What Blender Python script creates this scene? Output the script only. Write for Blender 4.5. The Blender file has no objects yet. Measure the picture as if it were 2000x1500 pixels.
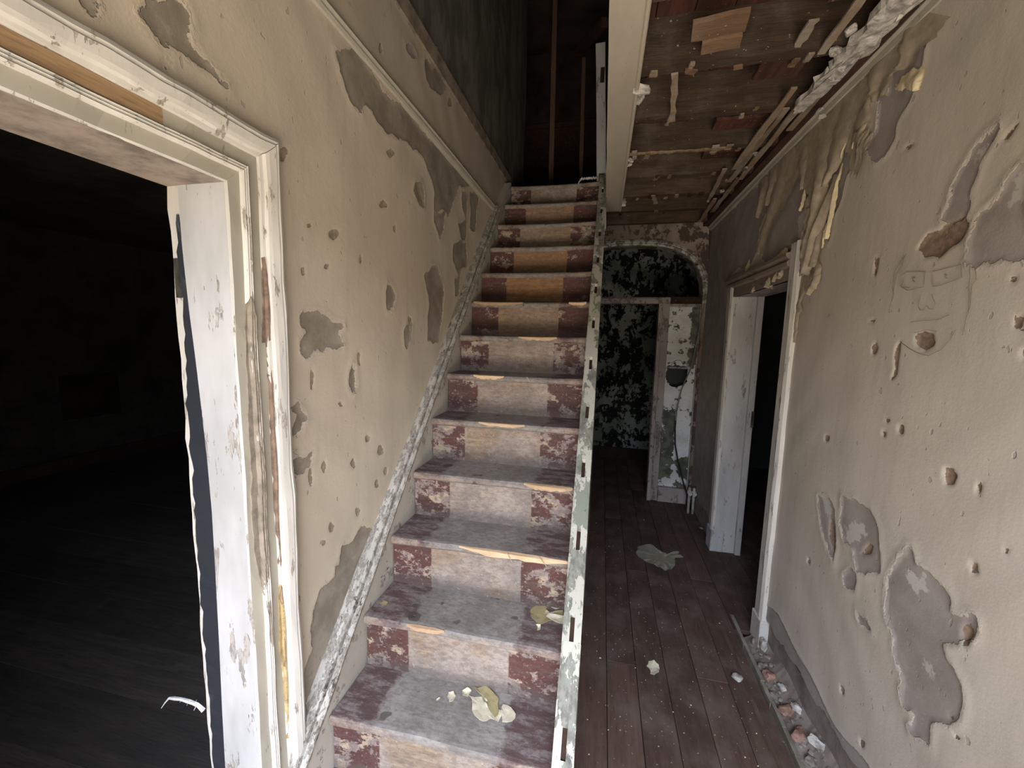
import bpy, math, random
import numpy as np
from mathutils import Vector, Matrix, noise as mnoise
random.seed(7)
S = bpy.context.scene
COL = S.collection

# ------------------------------------------------------------------ camera, sky, light, exposure
F, YAW, PITCH, ROLL, EYE = 787.237, 0.2178, 0.1212, 0.0218, 1.605
cy, sy, cp, sp = math.cos(YAW), math.sin(YAW), math.cos(PITCH), math.sin(PITCH)
fw = Vector((-sy*cp, cy*cp, -sp)); r0 = Vector((cy, sy, 0)); u0 = r0.cross(fw)
rt = math.cos(ROLL)*r0 + math.sin(ROLL)*u0; up = -math.sin(ROLL)*r0 + math.cos(ROLL)*u0
cd = bpy.data.cameras.new('camera'); cam = bpy.data.objects.new('camera', cd); COL.objects.link(cam)
cd.sensor_fit = 'HORIZONTAL'; cd.sensor_width = 36; cd.lens = F/2000*36; cd.clip_start = .02; cd.clip_end = 60
m = Matrix((rt, up, -fw)).transposed().to_4x4(); m.translation = Vector((0, 0, EYE)); cam.matrix_world = m
S.camera = cam

W = bpy.data.worlds.new('overcast_sky'); S.world = W; W.use_nodes = True
nt = W.node_tree; nt.nodes.clear()
wo = nt.nodes.new('ShaderNodeOutputWorld'); bg = nt.nodes.new('ShaderNodeBackground')
tc = nt.nodes.new('ShaderNodeTexCoord'); sx = nt.nodes.new('ShaderNodeSeparateXYZ'); cr = nt.nodes.new('ShaderNodeValToRGB')
mr = nt.nodes.new('ShaderNodeMapRange'); mr.inputs[1].default_value = -1; mr.inputs[2].default_value = 1
nt.links.new(tc.outputs['Generated'], sx.inputs[0]); nt.links.new(sx.outputs[2], mr.inputs[0]); nt.links.new(mr.outputs[0], cr.inputs[0])
e = cr.color_ramp.elements                       # sunlit dry ground below the horizon, overcast sky above
e[0].position = .46; e[0].color = (.475, .405, .325, 1)
e[1].position = .54; e[1].color = (.78, .83, .95, 1)
n = e.new(1.0); n.color = (.82, .9, 1.08, 1)
nt.links.new(cr.outputs[0], bg.inputs[0]); bg.inputs[1].default_value = 9.0
nt.links.new(bg.outputs[0], wo.inputs[0])

DOOR = (-.68, .80, 0.0, 2.2)                     # street doorway behind the photographer: x0, x1, z0, z1
FY = -.60
ld = bpy.data.lights.new('doorway_daylight', 'AREA'); ld.shape = 'RECTANGLE'; ld.size = DOOR[1]-DOOR[0]; ld.size_y = DOOR[3]-DOOR[2]
ld.cycles.is_portal = True
lo = bpy.data.objects.new('doorway_daylight', ld); COL.objects.link(lo)
lo.location = ((DOOR[0]+DOOR[1])/2, FY-.14, (DOOR[2]+DOOR[3])/2); lo.rotation_euler = (math.radians(90), 0, math.radians(0))
lo.rotation_euler = Vector((0, 1, 0)).to_track_quat('-Z', 'Y').to_euler()
S.view_settings.view_transform = 'Standard'; S.view_settings.look = 'None'; S.view_settings.gamma = 1
S.view_settings.use_curve_mapping = False; S.view_settings.exposure = 1.72
S.cycles.max_bounces = 10; S.cycles.diffuse_bounces = 7

# ------------------------------------------------------------------ materials
def srgb(*c): return tuple(((v/255+.055)/1.055)**2.4 if v/255 > .04045 else v/255/12.92 for v in c)+(1,)
class Mat:
    def __init__(s, name, rough=.85):
        s.m = bpy.data.materials.new(name); s.m.use_nodes = True; s.t = s.m.node_tree; s.b = s.t.nodes['Principled BSDF']
        s.b.inputs['Roughness'].default_value = rough; s.b.inputs['Specular IOR Level'].default_value = .25
        c = s.t.nodes.new('ShaderNodeTexCoord'); s.obj = c.outputs['Object']
    def N(s, t, **a):
        n = s.t.nodes.new(t)
        for k, v in a.items(): setattr(n, k, v)
        return n
    def put(s, sock, v):
        if hasattr(v, 'links'): s.t.links.new(v, sock)
        else: sock.default_value = v
    def map(s, scale=(1, 1, 1), loc=(0, 0, 0), vec=None):
        n = s.N('ShaderNodeMapping'); s.put(n.inputs[0], vec or s.obj); n.inputs[3].default_value = scale; s.put(n.inputs[1], loc); return n.outputs[0]
    def rnd(s):
        return s.N('ShaderNodeObjectInfo').outputs['Random']
    def shift(s, scale=(1, 1, 1)):                # object coordinates moved per object so that no two boards share grain
        v = s.N('ShaderNodeVectorMath', operation='ADD'); s.put(v.inputs[0], s.map(scale))
        k = s.N('ShaderNodeMath', operation='MULTIPLY'); s.put(k.inputs[0], s.rnd()); k.inputs[1].default_value = 37.0
        s.put(v.inputs[1], k.outputs[0]); return v.outputs[0]
    def noise(s, vec, scale, detail=5, rough=.6, dist=0):
        n = s.N('ShaderNodeTexNoise'); s.put(n.inputs['Vector'], vec); n.inputs['Scale'].default_value = scale
        n.inputs['Detail'].default_value = detail; n.inputs['Roughness'].default_value = rough; n.inputs['Distortion'].default_value = dist; return n.outputs['Fac']
    def vor(s, vec, scale, feature='F1', out='Distance'):
        n = s.N('ShaderNodeTexVoronoi', feature=feature); s.put(n.inputs['Vector'], vec); n.inputs['Scale'].default_value = scale; return n.outputs[out]
    def step(s, v, lo, hi, a=0., b=1.):
        n = s.N('ShaderNodeMapRange', interpolation_type='SMOOTHSTEP'); s.put(n.inputs[0], v); s.put(n.inputs[1], lo); s.put(n.inputs[2], hi)
        n.inputs[3].default_value = a; n.inputs[4].default_value = b; return n.outputs[0]
    def op(s, o, a, b=0., c=0.):
        n = s.N('ShaderNodeMath', operation=o); s.put(n.inputs[0], a); s.put(n.inputs[1], b); s.put(n.inputs[2], c); return n.outputs[0]
    def mix(s, f, a, b, mode='MIX'):
        n = s.N('ShaderNodeMix', data_type='RGBA', blend_type=mode); s.put(n.inputs[0], f); s.put(n.inputs[6], a); s.put(n.inputs[7], b); return n.outputs[2]
    def attr(s, name, typ='GEOMETRY'):
        n = s.N('ShaderNodeAttribute', attribute_type=typ, attribute_name=name); return n.outputs['Fac']
    def bump(s, h, dist=.003, st=1.):
        n = s.N('ShaderNodeBump'); n.inputs['Strength'].default_value = st; n.inputs['Distance'].default_value = dist; s.put(n.inputs['Height'], h)
        s.t.links.new(n.outputs[0], s.b.inputs['Normal'])
    def col(s, c): s.put(s.b.inputs['Base Color'], c); return s
    def xyz(s, vec=None):
        n = s.N('ShaderNodeSeparateXYZ'); s.put(n.inputs[0], vec or s.obj); return n.outputs

def wall_mat(name, paint, paint2, bare, bare2, deep, upper=None):
    M = Mat(name)
    o = M.obj; n1 = M.noise(o, 9, 6, .65); n2 = M.noise(o, 55, 4, .6); n3 = M.noise(o, 1.3, 4, .6); n4 = M.noise(o, 170, 3, .6)
    jag = M.op('ADD', M.op('MULTIPLY', M.op('SUBTRACT', n1, .5), .036), M.op('MULTIPLY', M.op('SUBTRACT', n2, .5), .028))
    mb = M.step(M.op('ADD', M.attr('bare'), jag), -.0012, .0012)
    jd = M.op('MULTIPLY', M.op('SUBTRACT', n2, .5), .013)
    md = M.step(M.op('ADD', M.attr('deep'), jd), -.001, .001)
    mw = M.step(M.op('ADD', M.attr('white'), M.op('MULTIPLY', M.op('SUBTRACT', n2, .5), .06)), -.004, .006)
    rim = M.step(M.op('ADD', M.attr('bare'), jag), -.012, -.002)
    # scattered small chips and blisters of the paint skin
    v = M.vor(M.map((1, 1, .6)), 11, out='Distance'); chip = M.op('MULTIPLY', M.step(M.op('ADD', v, M.op('MULTIPLY', n2, .12)), .125, .10), M.step(M.noise(o, 2.3, 2), .5, .6))
    speck = M.step(M.noise(M.map((1, 1, .7)), 38, 2, .5), .70, .73)
    streak = M.noise(M.map((6, 6, .7)), 5, 5, .6)
    p = M.mix(M.step(n3, .3, .7), srgb(*paint), srgb(*paint2))
    p = M.mix(M.step(streak, .45, .8, 0, .35), p, srgb(*[c*.86 for c in paint]))
    p = M.mix(M.op('MULTIPLY', speck, .45), p, srgb(*[c*.74 for c in paint]))
    p = M.mix(M.step(n4, .45, .7, 0, .10), p, srgb(*[c*.8 for c in paint]))
    b = M.mix(M.step(n1, .35, .65), srgb(*bare), srgb(*bare2)); b = M.mix(M.step(M.noise(o, 26, 5), .6, .75, 0, .5), b, srgb(*[min(255, c*1.18) for c in bare2]))
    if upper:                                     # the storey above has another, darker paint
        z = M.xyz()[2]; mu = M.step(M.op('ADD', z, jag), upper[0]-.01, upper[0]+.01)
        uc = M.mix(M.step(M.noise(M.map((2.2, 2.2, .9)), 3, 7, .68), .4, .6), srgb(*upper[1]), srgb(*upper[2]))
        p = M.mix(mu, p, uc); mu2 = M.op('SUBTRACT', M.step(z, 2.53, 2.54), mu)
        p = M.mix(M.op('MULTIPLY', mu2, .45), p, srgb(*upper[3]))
    c = M.mix(mb, p, b); c = M.mix(M.op('MULTIPLY', mw, .8), c, srgb(200, 196, 192)); c = M.mix(M.op('MULTIPLY', chip, .6), c, srgb(*bare2))
    c = M.mix(md, c, M.mix(M.step(n2, .4, .6), srgb(*deep), srgb(*[q*.85 for q in deep])))
    M.col(c)
    h = M.op('SUBTRACT', M.op('SUBTRACT', M.op('MULTIPLY', rim, .45), M.op('MULTIPLY', mb, 1.6)), M.op('MULTIPLY', chip, .6))
    h = M.op('SUBTRACT', h, M.op('MULTIPLY', md, 1.5)); h = M.op('ADD', h, M.op('MULTIPLY', n1, .9)); h = M.op('ADD', h, M.op('MULTIPLY', n4, .12))
    h = M.op('SUBTRACT', h, M.op('MULTIPLY', speck, .35)); M.bump(h, .0028, .8); return M.m

def paint_mat(name, top, under, wood, amt=.45, amt2=.3, stretch=(1, 1, 1), rough=.55, scale=14, dirt=.35, green=None):
    """old gloss paint worn through to an undercoat and then to timber"""
    M = Mat(name, rough)
    v = M.shift(stretch); n1 = M.noise(v, scale, 6, .68); n2 = M.noise(v, scale*.45, 5, .7); n3 = M.noise(v, scale*5, 3, .6)
    a = M.step(n1, 1-amt, 1-amt+.018); b = M.step(M.op('ADD', n2, M.op('MULTIPLY', M.op('SUBTRACT', n3, .5), .1)), 1-amt2, 1-amt2+.015)
    t = M.mix(M.step(M.noise(v, 3, 4), .35, .7, 0, dirt), srgb(*top), srgb(*[c*.7 for c in top]))
    u = M.mix(M.step(n3, .4, .6), srgb(*under), srgb(*[c*.8 for c in under]))
    if green: u = M.mix(M.step(M.noise(v, 5, 3), .45, .55), u, srgb(*green))
    w = M.mix(M.step(n3, .35, .65), srgb(*wood), srgb(*[c*.6 for c in wood]))
    c = M.mix(a, t, u); c = M.mix(b, c, w); c = M.mix(M.step(n3, .66, .74, 0, .5), c, srgb(*[q*.5 for q in under])); M.col(c)
    M.bump(M.op('SUBTRACT', M.op('MULTIPLY', n3, .25), M.op('ADD', a, b)), .0012, .8); return M.m

def wood_mat(name, c1, c2, dust=(150, 140, 130), dustamt=.25, stretch=(8, 8, .8), scale=4, rough=.8, bump=.002, spk=.55):
    M = Mat(name, rough); v = M.shift(stretch); g = M.noise(v, scale, 7, .65, .6); f = M.noise(v, scale*6, 3)
    big = M.noise(M.shift(), 5, 5, .6)
    c = M.mix(M.step(g, .3, .7), srgb(*c1), srgb(*c2)); c = M.mix(M.step(f, .5, .75, 0, .5), c, srgb(*[q*.55 for q in c1]))
    c = M.mix(M.step(M.rnd(), 0, 1, 0, .45), c, srgb(*[q*.6 for q in c2]))
    c = M.mix(M.step(big, 1-dustamt-.25, 1-dustamt+.1, 0, .7), c, srgb(*dust))
    sp = M.step(M.noise(M.shift(), 70, 2), .70, .74, 0, spk); c = M.mix(sp, c, srgb(190, 182, 172)); M.col(c); M.bump(M.op('ADD', g, M.op('MULTIPLY', f, .5)), bump, .8); return M.m

def plain(name, c, rough=.8, var=.25, scale=20, bump=.001, metal=0.):
    M = Mat(name, rough); n = M.noise(M.shift(), scale, 5, .65)
    M.col(M.mix(M.step(n, .35, .7, 0, 1), srgb(*c), srgb(*[q*(1-var) for q in c]))); M.bump(n, bump, .7); M.b.inputs['Metallic'].default_value = metal; return M.m

def paper_mat(name, front, back):
    M = Mat(name, .8); n = M.noise(M.obj, 25, 5); bf = M.N('ShaderNodeNewGeometry').outputs['Backfacing']
    f = M.mix(M.step(n, .3, .7), srgb(*front), srgb(*[q*.86 for q in front])); b = M.mix(M.step(n, .3, .7), srgb(*back), srgb(*[q*.85 for q in back]))
    M.col(M.mix(bf, f, b)); M.bump(n, .0015, .6); return M.m

def stair_mat(name, riser):
    M = Mat(name, .7); v = M.shift(); xx = M.xyz()[0]
    tone = M.attr('tone', 'OBJECT')
    n1 = M.noise(v, 9, 6, .65); n2 = M.noise(M.shift((1, 1.5, 1.5)) if riser else M.shift((1, 3, 1)), 12, 7, .72); n3 = M.noise(v, 80, 3, .6); gr = M.noise(M.shift((.9, 9, 9)), 7, 6, .65, .5)
    amp = .012 if riser else .17
    ax = M.op('ABSOLUTE', M.op('ADD', xx, .008)); e = M.op('ADD', ax, M.op('MULTIPLY', M.op('SUBTRACT', n1, .5), amp))
    side = M.step(e, .178, .184) if riser else M.step(e, .185, .215)
    red = M.mix(M.step(n1, .3, .7), srgb(92, 58, 55), srgb(78, 54, 52))
    if riser:
        bleach = M.mix(M.step(n1, .4, .62), srgb(162, 151, 144), srgb(136, 127, 121)); tan = M.mix(M.step(gr, .35, .65), srgb(160, 143, 124), srgb(137, 120, 105))
        ctr = M.mix(M.step(M.noise(v, 4, 4), .46, .62), bleach, tan); ctr = M.mix(M.step(gr, .58, .72, 0, .45), ctr, srgb(120, 104, 94))
        orange = M.mix(M.step(gr, .3, .7), srgb(160, 122, 86), srgb(130, 96, 68)); ctr = M.mix(tone, ctr, orange)
        worn = M.mix(M.step(n3, .35, .65), srgb(148, 136, 131), srgb(126, 111, 108)); cream = srgb(170, 154, 136)
        thr = M.op('ADD', M.op('ADD', .445, M.op('MULTIPLY', M.rnd(), .08)), M.op('MULTIPLY', tone, .14)); fl = M.step(n2, thr, M.op('ADD', thr, .03))
        sd = M.mix(fl, red, M.mix(M.step(M.noise(v, 16, 4), .5, .56), worn, cream))
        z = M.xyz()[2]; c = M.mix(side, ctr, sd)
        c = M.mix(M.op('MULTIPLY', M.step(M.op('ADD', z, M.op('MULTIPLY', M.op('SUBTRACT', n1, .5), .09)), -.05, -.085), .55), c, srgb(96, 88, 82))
    else:
        ctr = M.mix(M.step(n1, .35, .65), srgb(150, 145, 141), srgb(128, 123, 119)); ctr = M.mix(M.step(gr, .55, .72, 0, .5), ctr, srgb(108, 99, 93))
        worn = M.mix(M.step(n3, .35, .65), srgb(136, 126, 124), srgb(114, 105, 104))
        sd = M.mix(M.step(M.noise(M.shift((.7, 2.4, 1)), 11, 7, .75), .44, .56), M.mix(.5, red, srgb(92, 80, 82)), worn)
        c = M.mix(side, ctr, sd)
        yy = M.xyz()[1]; edge = M.step(M.op('ADD', yy, M.op('MULTIPLY', M.op('SUBTRACT', n2, .5), .035)), -.092, -.1)
        c = M.mix(M.op('MULTIPLY', edge, .8), c, M.mix(M.step(n2, .4, .62), srgb(160, 147, 136), srgb(130, 108, 98)))
        stain = M.step(M.noise(v, 12, 2, .4), .69, .72, 0, .7); c = M.mix(stain, c, srgb(62, 54, 50))
    mo = M.noise(M.shift((1, 2, 2)), 42, 8, .75); c = M.mix(M.step(mo, .46, .60, 0, .42), c, M.mix(.0, srgb(92, 84, 80), c)); c = M.mix(M.step(M.noise(M.shift((.6, 3, 3)), 18, 8, .75), .5, .68, 0, .4), c, srgb(112, 100, 94)); c = M.mix(M.step(mo, .42, .30, 0, .35), c, srgb(196, 184, 176))
    c = M.mix(M.step(n3, .64, .72, 0, .45), c, srgb(185, 174, 166) if riser else srgb(80, 72, 68)); M.col(c)
    M.bump(M.op('ADD', n3, M.op('MULTIPLY', gr, .8)), .0015, .7); return M.m

def mould_mat(name, dark, light, lo=.5, scale=4.5, g=.72, gt=1.06):
    M = Mat(name, .85); v = M.map((1, 1, .75)); n1 = M.noise(v, scale, 8, .68, .3); n2 = M.noise(v, scale*4, 6, .7)
    s = M.op('ADD', n1, M.op('MULTIPLY', M.op('SUBTRACT', n2, .5), .45)); a = M.step(s, lo, lo+.02)
    gg = M.mix(M.step(M.noise(v, 2.2, 3), .4, .6), srgb(*light), srgb(light[0]*g, light[1]*g*gt, light[2]*g*(2*gt-1 if gt < 1 else .96)))
    c = M.mix(a, srgb(*dark), gg); M.col(c); M.bump(M.op('ADD', a, M.op('MULTIPLY', n2, .5)), .003, .8); return M.m

MT = {}
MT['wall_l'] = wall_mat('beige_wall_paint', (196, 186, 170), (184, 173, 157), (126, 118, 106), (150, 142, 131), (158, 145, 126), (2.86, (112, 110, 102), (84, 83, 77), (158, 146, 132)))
MT['wall_r'] = wall_mat('olive_beige_wall_paint', (194, 187, 175), (202, 193, 184), (150, 142, 137), (164, 157, 153), (150, 131, 115))
MT['white'] = paint_mat('worn_white_paint', (212, 209, 203), (176, 168, 158), (146, 118, 96), .40, .31, (3, 3, .6), .5, 12)
MT['jamb'] = paint_mat('smudged_white_paint', (197, 197, 198), (174, 168, 162), (150, 132, 118), .41, .31, (2, 2, .6), .5, 8, .5)
MT['grey_flat'] = paint_mat('pale_grey_gloss', (176, 171, 158), (160, 152, 138), (146, 126, 108), .34, .22, (2, 2, .5), .5, 9, .25)
MT['string'] = paint_mat('flaking_string_paint', (186, 183, 176), (158, 153, 145), (132, 124, 115), .52, .38, (2.2, 1, 1), .7, 20, .4)
MT['string_face'] = paint_mat('string_face_paint', (186, 180, 170), (164, 156, 146), (110, 102, 94), .42, .33, (1, 1, 1), .75, 13, .4)
MT['outer'] = paint_mat('scabbed_green_white_paint', (188, 187, 177), (136, 136, 129), (140, 118, 100), .50, .37, (1.6, .8, .8), .65, 7.5, .2, (132, 138, 126))
MT['raw'] = wood_mat('raw_split_wood', (232, 204, 172), (200, 164, 128), dustamt=0, stretch=(1, 9, 9), scale=6)
MT['bare_wood'] = wood_mat('bare_orange_wood', (200, 170, 134), (180, 146, 110), dustamt=0, stretch=(9, .9, 9), scale=4)
MT['joist'] = wood_mat('old_joist_wood', (92, 75, 60), (64, 52, 43), (104, 97, 90), .30, (1, 8, 8), 4, .85, .004)
MT['boards'] = wood_mat('underside_floor_boards', (96, 62, 49), (64, 45, 38), (84, 76, 70), .2, (8, .9, 8), 4, .85)
MT['lath'] = wood_mat('lath_wood', (148, 126, 102), (114, 96, 78), (160, 152, 142), .4, (8, 1, 8), 5, .9, .003)
MT['batten'] = wood_mat('weathered_batten', (150, 144, 126), (122, 116, 102), (168, 163, 152), .4, (9, .9, 9), 4)
MT['patch'] = wood_mat('pale_patch_wood', (136, 108, 84), (108, 86, 68), (134, 124, 112), .3, (1, 8, 8), 4)
MT['floor'] = wood_mat('dusty_brown_boards', (96, 76, 67), (79, 62, 56), (106, 94, 87), .36, (7, .7, 1), 4, .75, .001)
MT['dark_floor'] = wood_mat('dark_room_boards', (84, 78, 73), (66, 62, 60), (92, 87, 82), .2, (.7, 7, 1), 4, .9, .002, 0)
MT['soffit'] = paint_mat('soffit_paint', (172, 164, 150), (156, 146, 132), (110, 88, 70), .30, .2, (2, .6, 1), .55, 10, .25)
MT['plaster'] = plain('broken_lime_plaster', (196, 192, 186), .95, .35, 30, .006)
MT['plaster_dark'] = mould_mat('mouldy_plaster', (84, 73, 66), (158, 144, 135), .47, 6, .8, .97)
MT['mould'] = mould_mat('black_peeling_wall', (26, 28, 27), (146, 153, 150), .50, 6.5)
def panel_mat():
    M = Mat('peeling_panel_paint', .6); o = M.obj; x, y, z = M.xyz(); n = M.noise(o, 9, 7, .7); n3 = M.noise(o, 60, 4)
    right = M.op('MULTIPLY', M.step(x, .775, .83), M.op('MULTIPLY', M.step(z, 1.30, 1.42), M.step(z, 2.0, 1.8)))
    low = M.op('MULTIPLY', M.step(x, .745, .69), M.op('MULTIPLY', M.step(z, .16, .30), M.step(z, 1.0, .86)))
    foot = M.op('MULTIPLY', M.step(x, .70, .80), M.step(z, .52, .38))
    s = M.op('ADD', n, M.op('ADD', M.op('MULTIPLY', right, .17), M.op('ADD', M.op('MULTIPLY', low, .22), M.op('MULTIPLY', foot, .12))))
    a = M.step(s, .585, .60); t = M.mix(M.step(M.noise(o, 4, 5), .4, .65, 0, .6), srgb(226, 230, 232), srgb(180, 178, 174))
    g = M.mix(M.step(M.noise(o, 14, 5), .4, .6), srgb(106, 108, 95), srgb(74, 77, 70)); c = M.mix(a, t, g); c = M.mix(M.step(n3, .64, .72, 0, .6), c, srgb(96, 90, 84))
    M.col(c); M.bump(M.op('SUBTRACT', M.op('MULTIPLY', n3, .3), a), .0015, .9); return M.m
MT['panel'] = panel_mat()
MT['plain_wall'] = plain('plain_wall_paint', (186, 176, 160), .85, .15, 6)
MT['dark_skirting'] = plain('dark_skirting_paint', (142, 130, 116), .8, .3, 12)
MT['frame'] = paint_mat('partition_frame_paint', (166, 158, 155), (134, 124, 119), (110, 96, 88), .46, .34, (1.5, 1.5, .8), .65, 9, .4)
MT['arch'] = paint_mat('arch_moulding_paint', (184, 184, 180), (128, 122, 114), (74, 60, 48), .5, .36, (1, 1, 1), .65, 16, .4)
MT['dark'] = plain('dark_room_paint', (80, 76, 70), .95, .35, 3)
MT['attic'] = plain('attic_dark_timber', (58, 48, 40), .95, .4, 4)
MT['green'] = plain('blue_green_room_paint', (96, 100, 98), .9, .2, 2)
MT['dark_brown'] = wood_mat('dark_brown_plate', (74, 52, 40), (52, 38, 32), dustamt=.05, stretch=(8, .8, 8))
MT['post'] = wood_mat('post_wood', (112, 90, 70), (90, 72, 58), dustamt=.1)
MT['tape'] = Mat('black_tape', .35).col(srgb(46, 48, 54)).m
MT['cable'] = Mat('grey_cable', .5).col(srgb(120, 118, 112)).m
MT['black_cable'] = Mat('black_cable', .5).col(srgb(28, 28, 28)).m
MT['pipe'] = plain('painted_pipe', (200, 196, 190), .5, .3, 18)
MT['metal'] = plain('dull_metal', (110, 104, 98), .5, .4, 20, .001, .6)
MT['foil'] = plain('crumpled_clear_film', (225, 225, 228), .25, .2, 30)
MT['dark_gloss'] = Mat('dark_glossy_sheet', .25).col(srgb(46, 50, 56)).m
MT['brick'] = plain('broken_brick', (166, 132, 118), .95, .35, 24, .004)
MT['rubble'] = plain('dusty_rubble', (146, 136, 128), .95, .22, 12, .004)
MT['soil'] = plain('trench_dirt', (84, 70, 62), 1, .4, 30, .006)
MT['drape'] = paper_mat('hanging_wallpaper', (176, 164, 146), (226, 210, 170))
MT['cream'] = paper_mat('wallpaper_back', (226, 212, 176), (220, 205, 165))
MT['flake_cream'] = paper_mat('paint_flake_cream', (222, 214, 190), (176, 164, 124))
MT['flake_ochre'] = paper_mat('paint_flake_ochre', (172, 160, 120), (222, 214, 190))
MT['flake_grey'] = paper_mat('paper_scrap_grey', (150, 146, 130), (170, 165, 150))
MT['pencil'] = Mat('pencil_line', .6).col(srgb(134, 125, 112)).m
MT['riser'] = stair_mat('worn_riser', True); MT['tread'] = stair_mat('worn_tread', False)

# ------------------------------------------------------------------ mesh helpers
class MB:
    def __init__(s): s.v = []; s.f = []
    def add(s, vs, fs):
        k = len(s.v); s.v += [tuple(p) for p in vs]; s.f += [tuple(i+k for i in f) for f in fs]; return s
    def box(s, x0, y0, z0, x1, y1, z1):
        return s.add([(x0, y0, z0), (x1, y0, z0), (x1, y1, z0), (x0, y1, z0), (x0, y0, z1), (x1, y0, z1), (x1, y1, z1), (x0, y1, z1)],
                     [(0, 3, 2, 1), (4, 5, 6, 7), (0, 1, 5, 4), (1, 2, 6, 5), (2, 3, 7, 6), (3, 0, 4, 7)])
    def sweep(s, rings, closed_ends=True):        # list of equal length loops of points
        n = len(rings[0]); vs = [p for r in rings for p in r]; fs = []
        for a in range(len(rings)-1):
            for i in range(n): j = (i+1) % n; fs.append((a*n+i, a*n+j, (a+1)*n+j, (a+1)*n+i))
        if closed_ends: fs.append(tuple(range(n))[::-1]); fs.append(tuple((len(rings)-1)*n+i for i in range(n)))
        return s.add(vs, fs)
    def prism(s, loop, vec):
        v = Vector(vec); return s.sweep([loop, [tuple(Vector(p)+v) for p in loop]])
    def tube(s, pts, r, n=6):
        rings = []
        P = [Vector(p) for p in pts]
        for i, p in enumerate(P):
            d = (P[min(i+1, len(P)-1)]-P[max(i-1, 0)]).normalized(); a = d.orthogonal().normalized() if i == 0 else (a-d*a.dot(d)).normalized(); b = d.cross(a)
            rr = r[i] if isinstance(r, (list, tuple)) else r
            rings.append([tuple(p+a*math.cos(2*math.pi*k/n)*rr+b*math.sin(2*math.pi*k/n)*rr) for k in range(n)])
        return s.sweep(rings)
    def build(s, name, mat, parent=None, origin=None, bevel=0, smooth=False, kind=None, label=None):
        o = Vector(origin) if origin is not None else Vector((0, 0, 0))
        me = bpy.data.meshes.new(name); me.from_pydata([tuple(Vector(p)-o) for p in s.v], [], s.f)
        return link(name, me, mat, parent, o, bevel, smooth, kind, label)
def world_loc(o):
    v = Vector(o.location)
    while o.parent: o = o.parent; v += o.location
    return v
def link(name, me, mat, parent=None, o=Vector((0, 0, 0)), bevel=0, smooth=False, kind=None, label=None):
    import bmesh
    bm = bmesh.new(); bm.from_mesh(me); bmesh.ops.recalc_face_normals(bm, faces=bm.faces)
    if bevel: bmesh.ops.bevel(bm, geom=bm.edges[:], offset=bevel, segments=1, affect='EDGES', clamp_overlap=True)
    if smooth:
        for f in bm.faces: f.smooth = True
    bm.to_mesh(me); bm.free()
    me.materials.append(MT[mat] if isinstance(mat, str) else mat)
    ob = bpy.data.objects.new(name, me); COL.objects.link(ob)
    ob.location = o - (world_loc(parent) if parent else Vector((0, 0, 0)))
    if parent: ob.parent = parent
    if kind: ob['kind'] = kind
    if label: ob['label'] = label
    return ob
def empty(name, loc=(0, 0, 0), kind=None):
    o = bpy.data.objects.new(name, None); COL.objects.link(o); o.location = loc; o.empty_display_size = .05
    if kind: o['kind'] = kind
    return o
def tag(o, label, cat, group=None):
    o['label'] = label; o['category'] = cat
    if group: o['group'] = group
    return o
def rng(a, b): return random.uniform(a, b)
def wob(p, amp, fr=3.): return Vector(p)+mnoise.noise_vector(Vector(p)*fr)*amp
def plank(axis, p0, p1, w, t, n=6, amp=.003, side='z'):
    """a board from p0 to p1 (centre line), w across, t thick, slightly uneven edges"""
    P0, P1 = Vector(p0), Vector(p1); d = (P1-P0).normalized()
    nrm = Vector((0, 0, 1)) if side == 'z' else Vector(axis); nrm = (nrm-d*nrm.dot(d)).normalized(); a = d.cross(nrm); mb = MB(); rings = []
    for i in range(n+1):
        c = P0.lerp(P1, i/n); e0, e1 = rng(-amp, amp), rng(-amp, amp); z = rng(-amp, amp)*.5
        rings.append([tuple(c+a*(-w/2+e0)+nrm*(z-t/2)), tuple(c+a*(w/2+e1)+nrm*(z-t/2)), tuple(c+a*(w/2+e1)+nrm*(z+t/2)), tuple(c+a*(-w/2+e0)+nrm*(z+t/2))])
    return mb.sweep(rings)
def chunk(c, s, seed, flat=1.):
    """an irregular broken lump"""
    import bmesh
    bm = bmesh.new(); bmesh.ops.create_icosphere(bm, subdivisions=2, radius=1); R = Matrix.Rotation(seed*1.7, 3, 'Z'); mb = MB(); vs = []
    for v in bm.verts:
        p = v.co.copy(); k = .72+.55*mnoise.noise(p*1.3+Vector((seed*3.1, 0, 0)))
        q = Vector((max(-.75, min(.75, p.x*k*1.15)), max(-.7, min(.7, p.y*k*1.15)), max(-.6, min(.6, p.z*k)))); q = R @ Vector((q.x*s[0], q.y*s[1], q.z*s[2]*flat)); vs.append(tuple(q+Vector(c)))
    fs = [tuple(v.index for v in f.verts) for f in bm.faces]; bm.free(); return mb.add(vs, fs)
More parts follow.
